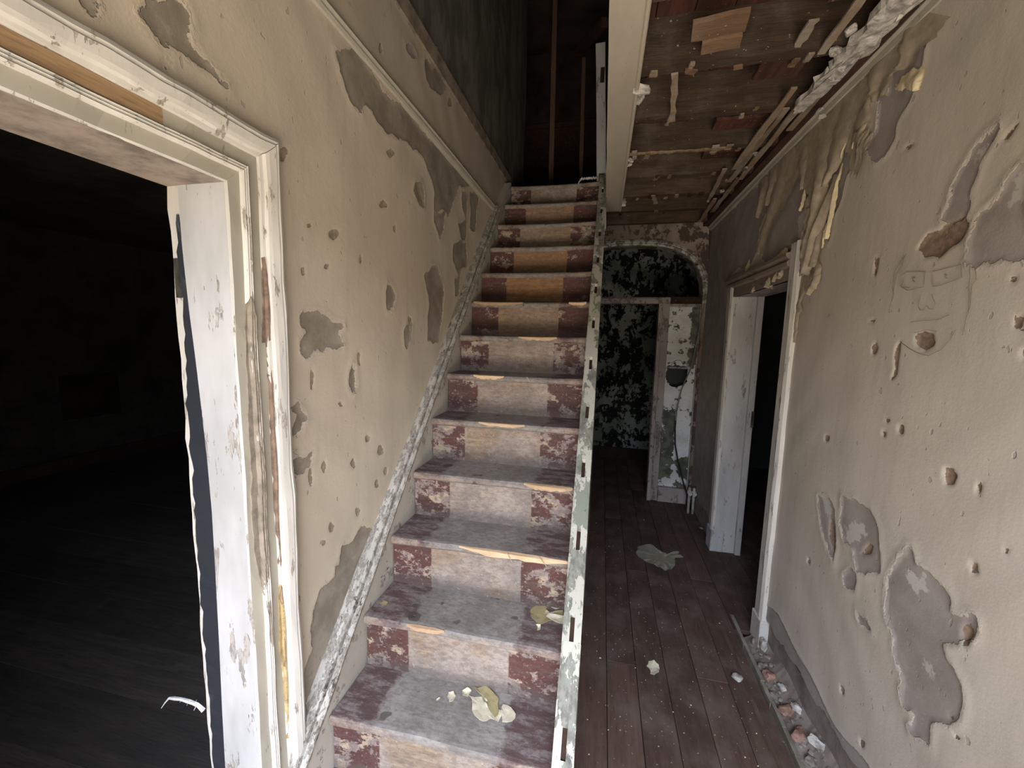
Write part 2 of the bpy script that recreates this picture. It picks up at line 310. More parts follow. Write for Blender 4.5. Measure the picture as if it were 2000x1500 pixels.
def flake(pts, z, thick=.0012, curl=.012, up=(0, 0, 1), seed=0):
    """a scrap of paint or paper: fan of its outline, lifted and curled at the edges"""
    P = [Vector((p[0], p[1], 0)) for p in pts]; c = sum(P, Vector())/len(P); rings = []; out = []
    for i in range(len(P)):
        a, b = P[i], P[(i+1) % len(P)]; out += [a, a.lerp(b, .5)+Vector((rng(-.1, .1)*(b-a).length, rng(-.1, .1)*(b-a).length, 0))]
    n = len(out); vs = [(c.x, c.y, z+.001)]; fs = []
    for k in (.5, 1.):
        for i, p in enumerate(out):
            q = c.lerp(p, k); h = max(0, mnoise.noise(Vector((q.x*22+seed*5, q.y*22, seed)))+.25)*curl*k*k
            vs.append((q.x, q.y, z+.001+h))
    m = len(vs); vs += [(x, y, zz+thick) for x, y, zz in vs]
    for o, fl in ((0, 1), (m, 0)):
        for i in range(n):
            j = (i+1) % n; t = [(o, o+1+i, o+1+j), (o+1+i, o+1+n+i, o+1+n+j, o+1+j)]
            fs += [f[::-1] for f in t] if fl else t
    for i in range(n): j = (i+1) % n; fs.append((1+n+i, 1+n+j, m+1+n+j, m+1+n+i))
    return MB().add(vs, fs)

# outlines (y, z in metres on the wall) of the places where the wall skin is lost
LB=[[(0.633,2.164),(0.649,2.199),(0.665,2.207),(0.678,2.209),(0.686,2.226),(0.707,2.241),(0.72,2.232),(0.72,2.202),(0.72,2.168),(0.748,2.16),(0.798,2.138),(0.755,2.145),(0.726,2.142),(0.697,2.148),(0.676,2.146),(0.672,2.132),(0.66,2.138),(0.654,2.145)],[(0.667,2.109),(0.674,2.112),(0.669,2.08),(0.665,2.081)],[(0.541,2.12),(0.558,2.132),(0.554,2.111)],[(1.186,2.443),(1.27,2.512),(1.361,2.513),(1.664,2.515),(1.963,2.526),(2.323,2.529),(2.485,2.517),(2.355,2.462),(2.309,2.456),(2.237,2.364),(2.13,2.238),(2.092,2.263),(1.951,2.213),(1.962,2.292),(1.919,2.344),(1.838,2.394),(1.782,2.41),(1.711,2.395),(1.541,2.375),(1.487,2.354),(1.437,2.365),(1.379,2.39),(1.324,2.373),(1.307,2.339),(1.258,2.35),(1.231,2.383),(1.21,2.407)],[(1.951,2.196),(2.104,2.258),(2.079,2.187),(2.019,2.082),(1.95,2.161)],[(2.349,2.44),(2.453,2.443),(2.423,2.289),(2.363,2.354)],[(2.218,2.104),(2.444,2.159),(2.447,2.031),(2.298,1.952),(2.219,2.012)],[(1.823,1.882),(1.996,1.937),(2.061,1.805),(2.044,1.716),(1.98,1.57),(1.847,1.571),(1.877,1.752)],[(2.239,1.916),(2.319,1.934),(2.3,1.842),(2.241,1.829)],[(2.504,2.481),(2.678,2.493),(2.608,2.278),(2.51,2.268)],[(1.004,1.646),(1.07,1.658),(1.125,1.64),(1.151,1.628),(1.193,1.62),(1.157,1.602),(1.19,1.561),(1.155,1.553),(1.128,1.563),(1.095,1.546),(1.046,1.55),(1.034,1.532),(1.022,1.529),(1.004,1.549),(1.009,1.58),(1.032,1.6),(1.006,1.623)],[(0.955,1.385),(0.977,1.397),(0.986,1.376),(1.009,1.347),(0.995,1.338),(0.966,1.3),(0.954,1.323),(0.968,1.343),(0.975,1.366)],[(0.907,1.219),(0.978,1.234),(0.994,1.227),(1.029,1.238),(1.016,1.204),(0.987,1.192),(0.954,1.195),(0.942,1.171),(0.904,1.167)],[(1.334,0.841),(1.27,0.887),(1.218,0.851),(1.152,0.872),(1.14,0.814),(1.116,0.821),(1.109,0.78),(1.039,0.781),(1.003,0.732),(0.992,0.68),(1.004,0.609),(0.923,0.535),(0.888,0.422),(0.943,0.362),(1.068,0.51),(1.171,0.612),(1.287,0.728),(1.364,0.789)],[(1.842,2.831),(1.921,2.841),(2.053,2.902),(2.151,2.891),(2.03,2.782),(1.9,2.743),(1.851,2.761)],[(1.583,2.882),(1.673,2.947),(1.806,2.924),(1.736,2.884)],[(1.653,2.762),(1.718,2.796),(1.752,2.789),(1.669,2.751)],[(2.293,2.24),(2.44,2.293),(2.443,2.195),(2.356,2.161)],[(1.824,2.251),(1.821,2.22),(1.815,2.184),(1.774,2.184),(1.747,2.204),(1.718,2.228),(1.733,2.259),(1.763,2.271),(1.8,2.282)],[(1.538,1.749),(1.521,1.719),(1.503,1.701),(1.479,1.695),(1.473,1.728),(1.472,1.758),(1.482,1.792),(1.506,1.788),(1.524,1.777)],[(2.203,2.526),(2.193,2.504),(2.161,2.489),(2.131,2.474),(2.108,2.479),(2.12,2.501),(2.13,2.521),(2.162,2.539),(2.182,2.532)],[(1.668,1.592),(1.653,1.565),(1.633,1.536),(1.617,1.553),(1.614,1.58),(1.614,1.614),(1.636,1.634),(1.654,1.635),(1.675,1.629)],[(1.252,1.44),(1.252,1.405),(1.241,1.394),(1.232,1.408),(1.223,1.425),(1.227,1.459),(1.235,1.475),(1.245,1.493),(1.253,1.471)]]
LD=[[(1.471,2.28),(1.519,2.313),(1.546,2.308),(1.511,2.274)],[(1.735,2.271),(1.78,2.271),(1.817,2.205),(1.77,2.206)],[(1.134,1.91),(1.16,1.922),(1.179,1.91),(1.159,1.889),(1.137,1.892)],[(1.554,2.024),(1.554,2.013),(1.546,2.004),(1.538,2.009),(1.531,2.013),(1.531,2.024),(1.539,2.031),(1.546,2.038),(1.555,2.036)],[(1.314,1.859),(1.309,1.849),(1.304,1.844),(1.297,1.84),(1.294,1.851),(1.295,1.861),(1.298,1.872),(1.305,1.872),(1.309,1.867)],[(1.488,2.097),(1.482,2.086),(1.46,2.078),(1.44,2.071),(1.425,2.073),(1.433,2.084),(1.441,2.095),(1.462,2.104),(1.475,2.1)],[(1.136,1.805),(1.137,1.799),(1.126,1.796),(1.117,1.796),(1.108,1.798),(1.111,1.804),(1.118,1.808),(1.127,1.813),(1.135,1.81)],[(1.064,1.915),(1.062,1.909),(1.054,1.903),(1.045,1.897),(1.037,1.896),(1.038,1.9),(1.038,1.905),(1.047,1.911),(1.055,1.913)],[(1.194,1.919),(1.182,1.91),(1.169,1.903),(1.152,1.898),(1.146,1.904),(1.147,1.911),(1.153,1.92),(1.17,1.923),(1.182,1.923)],[(1.688,1.646),(1.678,1.626),(1.668,1.61),(1.653,1.609),(1.65,1.634),(1.647,1.656),(1.655,1.681),(1.669,1.675),(1.681,1.669)],[(1.049,1.461),(1.045,1.443),(1.041,1.425),(1.036,1.43),(1.036,1.452),(1.036,1.474),(1.04,1.494),(1.044,1.489),(1.048,1.484)],[(1.024,1.166),(1.023,1.143),(1.016,1.134),(1.012,1.147),(1.007,1.159),(1.009,1.183),(1.014,1.192),(1.02,1.202),(1.025,1.187)],[(1.086,1.175),(1.085,1.159),(1.078,1.159),(1.072,1.163),(1.066,1.173),(1.069,1.186),(1.074,1.194),(1.08,1.2),(1.085,1.187)],[(1.287,1.51),(1.286,1.49),(1.28,1.478),(1.275,1.49),(1.27,1.5),(1.27,1.522),(1.276,1.531),(1.282,1.541),(1.288,1.531)],[(1.428,1.132),(1.421,1.119),(1.405,1.122),(1.39,1.123),(1.38,1.138),(1.386,1.15),(1.391,1.162),(1.407,1.16),(1.417,1.146)],[(1.451,1.039),(1.45,1.028),(1.441,1.023),(1.431,1.033),(1.423,1.042),(1.422,1.056),(1.432,1.058),(1.441,1.06),(1.452,1.051)],[(1.193,1.359),(1.184,1.356),(1.176,1.355),(1.164,1.357),(1.161,1.362),(1.159,1.367),(1.165,1.37),(1.176,1.367),(1.186,1.364)],[(1.339,1.205),(1.33,1.199),(1.321,1.197),(1.309,1.199),(1.305,1.209),(1.305,1.218),(1.31,1.226),(1.322,1.221),(1.332,1.215)],[(1.24,1.138),(1.24,1.126),(1.229,1.124),(1.22,1.132),(1.211,1.141),(1.213,1.152),(1.221,1.156),(1.231,1.16),(1.239,1.149)],[(1.386,1.008),(1.385,0.996),(1.374,0.999),(1.364,1.002),(1.356,1.013),(1.361,1.023),(1.365,1.03),(1.376,1.031),(1.382,1.019)],[(1.119,0.956),(1.113,0.948),(1.103,0.95),(1.092,0.953),(1.087,0.966),(1.09,0.974),(1.094,0.983),(1.105,0.979),(1.112,0.968)],[(1.073,0.926),(1.07,0.922),(1.062,0.921),(1.053,0.929),(1.048,0.936),(1.044,0.944),(1.054,0.943),(1.062,0.939),(1.073,0.932)],[(0.961,0.806),(0.957,0.802),(0.949,0.806),(0.94,0.81),(0.935,0.819),(0.938,0.824),(0.941,0.828),(0.95,0.823),(0.955,0.815)],[(0.97,2.064),(0.964,2.051),(0.951,2.04),(0.945,2.046),(0.94,2.052),(0.944,2.067),(0.957,2.075),(0.968,2.083),(0.977,2.08)],[(1.029,1.773),(1.026,1.765),(1.021,1.756),(1.016,1.76),(1.014,1.767),(1.012,1.776),(1.018,1.783),(1.023,1.784),(1.029,1.784)],[(1.267,0.944),(1.259,0.938),(1.252,0.932),(1.241,0.939),(1.238,0.952),(1.234,0.965),(1.242,0.972),(1.253,0.965),(1.263,0.958)],[(2.183,2.828),(2.177,2.808),(2.156,2.795),(2.136,2.783),(2.121,2.787),(2.129,2.806),(2.136,2.824),(2.157,2.839),(2.17,2.833)],[(1.464,2.634),(1.461,2.62),(1.453,2.614),(1.446,2.606),(1.441,2.613),(1.444,2.626),(1.447,2.639),(1.455,2.646),(1.459,2.64)],[(1.99,2.968),(1.977,2.951),(1.963,2.934),(1.942,2.923),(1.934,2.928),(1.926,2.933),(1.942,2.951),(1.962,2.962),(1.984,2.975)]]
RB=[[(4.158,2.537),(3.848,2.541),(3.361,2.559),(2.762,2.546),(2.754,2.423),(2.718,2.369),(2.836,2.268),(2.819,2.155),(2.978,2.09),(3.449,2.078),(3.627,1.658),(3.878,1.661)],[(2.718,2.369),(2.697,2.422),(2.436,2.436),(2.259,2.434),(2.186,2.299),(2.28,2.261),(2.189,2.219),(2.179,2.142),(2.262,2.114),(2.332,2.064),(2.742,2.095),(2.698,2.2)],[(2.012,2.366),(1.917,2.423),(1.876,2.322),(1.867,2.28),(1.924,2.262),(1.935,2.214),(1.947,2.165),(2.0,2.095),(1.997,2.026),(2.039,2.048),(2.013,2.264)],[(1.807,2.304),(1.745,2.333),(1.764,2.473),(1.58,2.373),(1.643,2.319),(1.641,2.271),(1.686,2.238),(1.744,2.247)],[(1.919,2.385),(1.857,2.46),(1.804,2.464),(1.831,2.42),(1.872,2.348)],[(1.678,2.583),(1.625,2.636),(1.541,2.562),(1.558,2.431),(1.648,2.432),(1.604,2.365),(1.651,2.319),(1.745,2.246),(1.783,2.286),(1.738,2.355),(1.695,2.458)],[(1.894,2.518),(1.833,2.535),(1.8,2.468),(1.864,2.428)],[(1.257,2.123),(1.271,2.091),(1.301,2.05),(1.314,2.003),(1.307,1.963),(1.315,1.935),(1.372,1.931),(1.391,1.948),(1.369,2.021),(1.347,2.06),(1.287,2.116)],[(1.286,1.822),(1.271,1.93),(1.217,1.959),(1.204,1.992),(1.182,2.004),(1.157,1.994),(1.124,1.805),(1.198,1.809),(1.27,1.806)],[(1.402,0.879),(1.346,0.987),(1.331,1.018),(1.308,0.97),(1.238,0.976),(1.189,0.957),(1.181,0.918),(1.151,0.93),(1.116,0.956),(1.109,0.919),(1.141,0.874),(1.197,0.832),(1.171,0.8),(1.123,0.773),(1.111,0.735),(1.142,0.644),(1.183,0.616),(1.182,0.543),(1.249,0.515),(1.235,0.586),(1.286,0.558),(1.291,0.623),(1.337,0.67),(1.348,0.727),(1.386,0.758),(1.397,0.834)],[(1.833,0.975),(1.766,0.989),(1.718,0.966),(1.708,0.921),(1.688,0.776),(1.753,0.823),(1.8,0.878)],[(1.671,1.034),(1.6,1.052),(1.523,1.051),(1.476,1.008),(1.442,0.874),(1.544,0.824),(1.575,0.887),(1.629,0.881),(1.671,0.938)],[(1.583,0.801),(1.551,0.8),(1.55,0.746),(1.599,0.722),(1.616,0.746)],[(1.525,0.676),(1.478,0.684),(1.447,0.669),(1.501,0.654)],[(2.424,2.083),(2.329,2.122),(2.259,2.099),(2.316,2.068)]]
RD=[[(1.476,1.892),(1.435,1.922),(1.373,1.935),(1.315,1.935),(1.304,1.898),(1.332,1.87),(1.382,1.843),(1.439,1.854)],[(1.266,1.278),(1.241,1.286),(1.224,1.271),(1.229,1.247),(1.253,1.236)],[(1.434,1.63),(1.401,1.641),(1.366,1.632),(1.357,1.602),(1.385,1.586),(1.423,1.601)],[(1.617,1.597),(1.603,1.608),(1.587,1.587),(1.598,1.564),(1.613,1.571)],[(1.501,1.595),(1.488,1.614),(1.484,1.557),(1.481,1.509),(1.504,1.483),(1.492,1.528),(1.505,1.561)],[(1.119,1.597),(1.106,1.6),(1.098,1.571),(1.112,1.577)],[(1.741,0.924),(1.713,0.919),(1.688,0.801),(1.735,0.845)],[(1.539,0.883),(1.509,0.938),(1.489,0.938),(1.495,0.908)],[(1.153,1.083),(1.136,1.083),(1.128,1.063),(1.141,1.053)],[(1.147,0.908),(1.127,0.934),(1.113,0.911),(1.121,0.876),(1.135,0.869)],[(1.445,1.356),(1.426,1.36),(1.421,1.333),(1.441,1.333)],[(1.506,1.368),(1.481,1.363),(1.493,1.353)],[(1.512,1.322),(1.493,1.321),(1.491,1.304),(1.505,1.308)],[(1.835,1.228),(1.802,1.236),(1.803,1.211),(1.83,1.207)],[(1.168,1.264),(1.163,1.281),(1.155,1.253),(1.156,1.233)],[(1.297,1.262),(1.284,1.264),(1.285,1.255)],[(1.08,1.151),(1.072,1.155),(1.07,1.147),(1.077,1.143)],[(1.147,0.669),(1.129,0.677),(1.134,0.662)],[(1.115,0.646),(1.104,0.643),(1.11,0.63)],[(1.564,0.365),(1.541,0.364),(1.542,0.342),(1.556,0.343)],[(1.868,0.68),(1.847,0.688),(1.849,0.666),(1.865,0.665)],[(1.666,1.896),(1.645,1.892),(1.649,1.832),(1.658,1.838)],[(1.656,1.682),(1.623,1.683),(1.629,1.67)],[(1.171,1.76),(1.155,1.761),(1.155,1.749),(1.168,1.751)],[(1.592,2.218),(1.562,2.216),(1.512,2.209),(1.567,2.204)],[(1.241,2.088),(1.2,2.109),(1.227,2.082)],[(1.145,1.672),(1.123,1.668),(1.131,1.651),(1.115,1.637),(1.142,1.648)],[(1.439,0.279),(1.417,0.293),(1.417,0.269),(1.43,0.261)]]
RW=[[(1.627,0.918),(1.585,0.979),(1.544,0.992),(1.512,0.953),(1.57,0.906),(1.621,0.886)],[(1.334,0.944),(1.274,0.969),(1.261,0.93),(1.288,0.901),(1.324,0.911)],[(1.828,0.978),(1.755,0.988),(1.718,0.941),(1.751,0.92)],[(1.308,2.089),(1.271,2.091),(1.283,2.043),(1.304,2.044)],[(1.199,1.984),(1.154,1.98),(1.145,1.926),(1.202,1.938)],[(1.239,0.747),(1.203,0.752),(1.203,0.72),(1.226,0.71)],[(2.315,2.207),(2.211,2.219),(2.237,2.136),(2.289,2.091)]]
PENCIL_R=[[(1.51,1.876),(1.541,1.845),(1.551,1.827),(1.553,1.785),(1.541,1.759),(1.552,1.721),(1.555,1.702),(1.538,1.706)],[(1.513,1.872),(1.521,1.846),(1.54,1.821),(1.543,1.783),(1.548,1.741)],[(1.518,1.813),(1.5,1.822),(1.423,1.812),(1.42,1.769),(1.483,1.765),(1.519,1.783),(1.518,1.808)],[(1.506,1.802),(1.508,1.779),(1.478,1.773)],[(1.397,1.808),(1.302,1.811),(1.294,1.777),(1.342,1.768),(1.386,1.765),(1.396,1.806)],[(1.474,1.802),(1.458,1.8),(1.469,1.793),(1.457,1.787),(1.47,1.797)],[(1.352,1.793),(1.341,1.79),(1.348,1.785),(1.341,1.782)],[(1.425,1.748),(1.431,1.713),(1.422,1.703),(1.405,1.702),(1.399,1.715),(1.388,1.703),(1.372,1.702),(1.369,1.717),(1.387,1.744)],[(1.452,1.669),(1.405,1.672),(1.355,1.672),(1.317,1.683)],[(1.433,1.637),(1.383,1.645),(1.35,1.64)],[(1.259,1.795),(1.25,1.767),(1.26,1.75),(1.255,1.7),(1.262,1.666),(1.263,1.635)],[(1.274,1.805),(1.267,1.751),(1.258,1.693)],[(1.928,1.705),(1.908,1.719),(1.91,1.704),(1.874,1.72),(1.876,1.702),(1.842,1.719),(1.839,1.704),(1.8,1.716),(1.787,1.701),(1.761,1.717)],[(1.481,1.609),(1.445,1.591),(1.412,1.579),(1.365,1.572),(1.326,1.59),(1.301,1.615),(1.287,1.643)],[(1.949,1.503),(1.855,1.51),(1.779,1.503),(1.68,1.486)]]
PENCIL_L=[[(0.93,1.275),(0.963,1.268),(0.942,1.263),(0.964,1.248),(0.92,1.232)]]
# ------------------------------------------------------------------ painted plaster walls: fine grids that carry the outline of each bare patch
def sdf(Yv, Zv, polys, lim=.06):
    out = np.full(Yv.shape, -lim)
    for P in polys:
        P = np.array(P); a = P; b = np.roll(P, -1, 0)
        sel = (Yv > P[:, 0].min()-lim) & (Yv < P[:, 0].max()+lim) & (Zv > P[:, 1].min()-lim) & (Zv < P[:, 1].max()+lim)
        if not sel.any(): continue
        y, z = Yv[sel], Zv[sel]; d = np.full(y.shape, 9.); ins = np.zeros(y.shape, bool)
        for (ay, az), (by, bz) in zip(a, b):
            ey, ez = by-ay, bz-az; L = ey*ey+ez*ez+1e-12; t = np.clip(((y-ay)*ey+(z-az)*ez)/L, 0, 1)
            d = np.minimum(d, np.hypot(y-ay-t*ey, z-az-t*ez))
            c = ((az > z) != (bz > z)) & (y < (by-ay)*(z-az)/(bz-az+1e-12)+ay); ins ^= c
        out[sel] = np.maximum(out[sel], np.where(ins, d, -d))
    return np.clip(out, -lim, lim)
def torn(polys, amp=.11):                         # break every straight run of an outline into an irregular torn edge
    out = []
    for P in polys:
        for lev in range(4):
            Q = []
            for (a, c), (a2, c2) in zip(P, P[1:]+P[:1]):
                l = math.hypot(a2-a, c2-c); Q.append((a, c))
                if l > .012: u = rng(.35, .65); k = rng(-1, 1)*amp; Q.append((a+(a2-a)*u-(c2-c)*k, c+(c2-c)*u+(a2-a)*k))
            P = Q
        out.append(P)
    return out
LB, RB, RW = torn(LB), torn(RB), torn(RW, .2); RD[0] = torn(RD[:1], .15)[0]
def axis_pts(lo, hi, step, extra=()):
    k = sorted(set([lo, hi]+[e for e in extra if lo < e < hi])); o = []
    for a, b in zip(k, k[1:]):
        n = max(1, round((b-a)/step)); o += [a+(b-a)*i/n for i in range(n)]
    return np.array(o+[hi])
def wall_grid(name, mat, x, sgn, ys, zs, holes, bare, deep, white, parent=None, rag=None):
    Yg, Zg = np.meshgrid(ys, zs, indexing='ij'); nY, nZ = Yg.shape
    sb = np.minimum(sdf(Yg, Zg, bare)+.004, .06); sd = sdf(Yg, Zg, deep); sw = sdf(Yg, Zg, white)
    if rag is not None: sb = np.maximum(sb, np.clip(rag(Yg, Zg), -.06, .06))
    sm = lambda v, a, b: (lambda t: t*t*(3-2*t))(np.clip((v-a)/(b-a), 0, 1))
    und = .004*np.sin(Yg*3.1+Zg*1.7)+.003*np.sin(Zg*4.3-Yg*2.2)+.0015*np.sin(Yg*17+3*np.sin(Zg*5))*np.sin(Zg*13+2*np.sin(Yg*6))
    depth = -.0025*sm(sb, -.004, .004)-(.007 if sgn < 0 else .0028)*sm(sd, -.003, .005)+.002*sm(sb, -.03, -.004)*(1-sm(sb, -.004, .004))+und
    co = np.stack([np.full_like(Yg, x)+sgn*depth, Yg, Zg], -1).reshape(-1, 3)
    if rag is not None: co[::nZ, 2] += np.array([.03*mnoise.noise(Vector((y*9, 0, 0)))+.012*mnoise.noise(Vector((y*40, 3, 0))) for y in ys])
    I = np.arange(nY*nZ).reshape(nY, nZ)
    yc = (ys[:-1]+ys[1:])/2; zc = (zs[:-1]+zs[1:])/2; ok = np.ones((nY-1, nZ-1), bool)
    for (y0, y1, z0, z1) in holes: ok &= ~(((yc > y0) & (yc < y1))[:, None] & ((zc > z0) & (zc < z1))[None, :])
    q = np.stack([I[:-1, :-1], I[1:, :-1], I[1:, 1:], I[:-1, 1:]], -1)[ok]
    if sgn < 0: q = q[:, ::-1]
    me = bpy.data.meshes.new(name); me.vertices.add(nY*nZ); me.vertices.foreach_set('co', co.ravel().astype(np.float32))
    me.loops.add(q.size); me.loops.foreach_set('vertex_index', q.ravel().astype(np.int32)); me.polygons.add(len(q))
    me.polygons.foreach_set('loop_start', np.arange(0, q.size, 4, dtype=np.int32)); me.polygons.foreach_set('loop_total', np.full(len(q), 4, np.int32)); me.update(calc_edges=True)
    for nm, v in (('bare', sb), ('deep', sd), ('white', sw)):
        me.attributes.new(nm, 'FLOAT', 'POINT').data.foreach_set('value', v.ravel().astype(np.float32))
    me.polygons.foreach_set('use_smooth', np.ones(len(q), bool)); me.materials.append(MT[mat])
    ob = bpy.data.objects.new(name, me); COL.objects.link(ob)
    if parent: ob.parent = parent
    return ob

XL, XR = -.84, .90
D1 = (-.06, .772, -1, 1.926)                      # left doorway in wall_left: y0, y1, z0, z1
D2 = (2.29, 3.18, -1, 1.92)                       # right doorway in wall_right
YA = 4.05                                         # face of the arch at the end of the passage
ST = 'structure'

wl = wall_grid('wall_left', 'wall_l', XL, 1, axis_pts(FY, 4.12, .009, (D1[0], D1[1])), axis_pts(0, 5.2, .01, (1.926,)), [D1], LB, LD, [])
wl['kind'] = ST
MB().box(XL-.15, FY-.15, 0, XL-.02, D1[0]-.012, 5.2).box(XL-.15, D1[1]+.012, 0, XL-.02, 4.12, 5.2).box(XL-.15, D1[0]-.012, 1.94, XL-.02, D1[1]+.012, 5.2).build('wall_core', 'plaster', wl)
wr = wall_grid('wall_right', 'wall_r', XR, -1, axis_pts(FY, YA+.06, .008, (D2[0], D2[1])), axis_pts(.17, 2.62, .008, (1.92,)), [D2], RB, RD, RW,
               rag=lambda y, z: np.where(y > 2.7, y-3.345+.02*np.sin(z*9)+.01*np.sin(z*31), np.where(y < 2.25, .235-z+.03*np.sin(y*7)+.012*np.sin(y*19), -.06)))
wr['kind'] = ST
MB().box(XR+.012, FY-.15, -.2, XR+.18, D2[0]-.012, 5.25).box(XR+.012, D2[1]+.012, -.2, XR+.18, YA+.2, 5.2).box(XR+.012, D2[0]-.012, 1.94, XR+.18, D2[1]+.012, 5.2).build('wall_core', 'rubble', wr)
# pencil doodles scratched on the two walls
def pencil(L, x, par, name):
    mb = MB()
    for p in L:
        pts = [Vector((x, a, b)) for a, b in p]; fine = []
        for a, b in zip(pts, pts[1:]):
            k = max(1, int((b-a).length/.012)); fine += [a.lerp(b, i/k)+Vector((0, mnoise.noise(a.lerp(b, i/k)*60)*.002, mnoise.noise(a.lerp(b, i/k)*60+Vector((9, 0, 0)))*.002)) for i in range(k)]
        mb.tube(fine+[pts[-1]], .0007, 4)
    return mb.build(name, 'pencil', par)
pencil(PENCIL_R, XR-.003, wr, 'pencil_face_drawing'); pencil(PENCIL_L, XL+.004, wl, 'pencil_letter')

# front wall with the street doorway, upper shell
MB().box(XL-.15, FY-.15, 0, DOOR[0], FY, 5.2).box(DOOR[1], FY-.15, 0, XR+.18, FY, 5.2).box(DOOR[0], FY-.15, DOOR[3], DOOR[1], FY, 5.2).build('wall_front', 'plain_wall', kind=ST)
MB().box(-9, -4.2, -.2, 9, -3.9, 2.7).build('unseen_light_blocker', plain('light_blocker_green', (70, 74, 56), .95, .4, 6), kind=ST)  # unseen block added outside to cut daylight reaching the far end of the passage
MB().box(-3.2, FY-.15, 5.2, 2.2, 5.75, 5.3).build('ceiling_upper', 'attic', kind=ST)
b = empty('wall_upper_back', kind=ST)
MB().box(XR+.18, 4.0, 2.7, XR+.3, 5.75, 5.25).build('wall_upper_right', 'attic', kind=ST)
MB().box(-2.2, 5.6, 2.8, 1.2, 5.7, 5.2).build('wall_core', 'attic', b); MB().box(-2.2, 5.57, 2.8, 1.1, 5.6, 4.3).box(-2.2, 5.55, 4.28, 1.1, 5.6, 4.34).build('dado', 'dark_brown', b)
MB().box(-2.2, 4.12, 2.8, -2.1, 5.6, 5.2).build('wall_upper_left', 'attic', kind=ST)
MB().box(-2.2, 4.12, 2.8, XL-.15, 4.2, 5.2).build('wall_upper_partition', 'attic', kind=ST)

# ------------------------------------------------------------------ floor: boards running away from the door, cut short along the right wall
fl = empty('floor', kind=ST)
def run(x, y0, y1, w, mat, par, z=0., t=.025, name='floor_board', breaks=()):
    k = [y0]+sorted(breaks)+[y1]
    for a, c in zip(k, k[1:]):
        dz = rng(-.0015, .0015)
        MB().box(x-w/2+.0012, a+.001, z-t+dz, x+w/2-.0012, c-.001, z+dz).build(name, mat, par, origin=(x, (a+c)/2, z), bevel=.0015)
for i in range(-6, 6):
    x = .094+.14*(i+.5)
    if x < .80: run(x, FY, 5.44, .14, 'floor', fl, breaks=[(1.9, 3.55), (2.75,), (1.1, 4.3)][i % 3])
run(.094+.14*5.03-.065, FY, 2.27, .02, 'floor', fl); run(.8575, 2.3, 5.44, .127, 'floor', fl); run(.985, 2.28, 5.4, .13, 'floor', fl); run(1.115, 2.28, 5.4, .13, 'floor', fl)
MB().box(-.9, FY-.15, -.2, 3.1, 5.6, -.1).build('sub_floor', 'soil', fl)
MB().sweep([[(.815, y, -.1), (.815, y, -.035+.006*math.sin(y*31)), (.86, y, -.012+.008*math.sin(y*23)), (.93, y, .085+.02*math.sin(y*17)), (.93, y, -.1)] for y in np.linspace(FY, 2.27, 80)]).build('debris_bank', 'rubble', fl)
tm = MB()
for k in range(24):
    y0 = -.4+2.82*k/24; y1 = -.4+2.82*(k+1)/24; tm.box(.806+rng(-.002, .002), y0, -.09, .822+rng(-.003, .003), y1+.002, .006+rng(-.003, .003))
tm.build('trim_1', 'batten', kind=ST)               # batten along the open edge of the floor
# ------------------------------------------------------------------ rooms to the left, right and behind
lr = empty('room_left_shell', kind=ST); lr.name = 'wall_left_room'
MB().box(-5.95, -1.6, 0, -5.8, 7, 2.6).build('far_wall', 'dark', lr); MB().box(-5.8, 6.9, 0, XL-.15, 7, 2.6).box(-5.8, -1.7, 0, XL-.15, -1.6, 2.6).box(XL-.16, 4.0, 0, XL-.14, 7, 2.6).box(XL-.16, -1.6, 0, XL-.14, FY, 2.6).build('side_walls', 'dark', lr)
MB().box(-5.8, -1.6, 0, -5.76, 7, .14).build('skirting', 'dark_brown', lr); MB().box(-5.8, 3.2, .55, -5.785, 3.75, 1.05).box(-5.785, 3.35, .6, -5.77, 3.6, .95).build('hatch', 'attic', lr)
MB().box(-5.95, -1.7, 2.6, XL-.14, 7, 2.7).build('ceiling_left_room', 'dark', kind=ST)
fb = empty('floor_left_room', kind=ST)
for i in range(34): MB().box(-5.8, -1.6+.253*i+.001, -.03, XL-.0, -1.6+.253*(i+1)-.001, 0 if i % 2 else -.001).build('floor_board', 'dark_floor', fb, origin=(-3.3, -1.6+.253*(i+.5), 0)) if not (-1.6+.253*(i+1) > FY-.2 and False) else None
rr = empty('wall_right_room', kind=ST)
MB().box(3.0, 1.4, -.05, 3.1, 6, 2.7).build('far_wall', 'green', rr); MB().box(XR+.18, 5.5, -.05, 3.1, 5.6, 2.7).box(XR+.18, 1.3, -.05, 3.1, 1.4, 2.7).build('side_walls', 'green', rr)
MB().box(2.97, 1.4, 1.86, 3.0, 6, 1.9).box(XR+.18, 5.47, 1.86, 3., 5.5, 1.9).build('picture_rail', 'green', rr)
MB().box(XR+.1, 1.3, 2.6, 3.1, 5.6, 2.7).build('ceiling_right_room', 'dark', kind=ST)
fr = empty('floor_right_room', kind=ST)
for i in range(13): run(1.25+.14*i, 1.4, 5.5, .14, 'floor', fr)
bw = empty('wall_back', kind=ST)
MB().box(-1.2, 5.42, -.2, 1.5, 5.5, 2.9).build('mouldy_wall', 'mould', bw); MB().box(-1.2, 5.4, 0, 1.5, 5.425, .13).box(-1.2, 5.395, .12, 1.5, 5.425, .15).build('baseboard', 'attic', bw)
MB().box(-1.2, 4.2, 0, -1.1, 5.5, 2.9).box(1.25, 4.2, 0, 1.35, 5.5, 2.9).build('side_walls', 'mould', bw); MB().box(-1.2, 4.2, 2.76, 1.5, 5.5, 2.9).build('ceiling_back_room', 'dark', kind=ST)

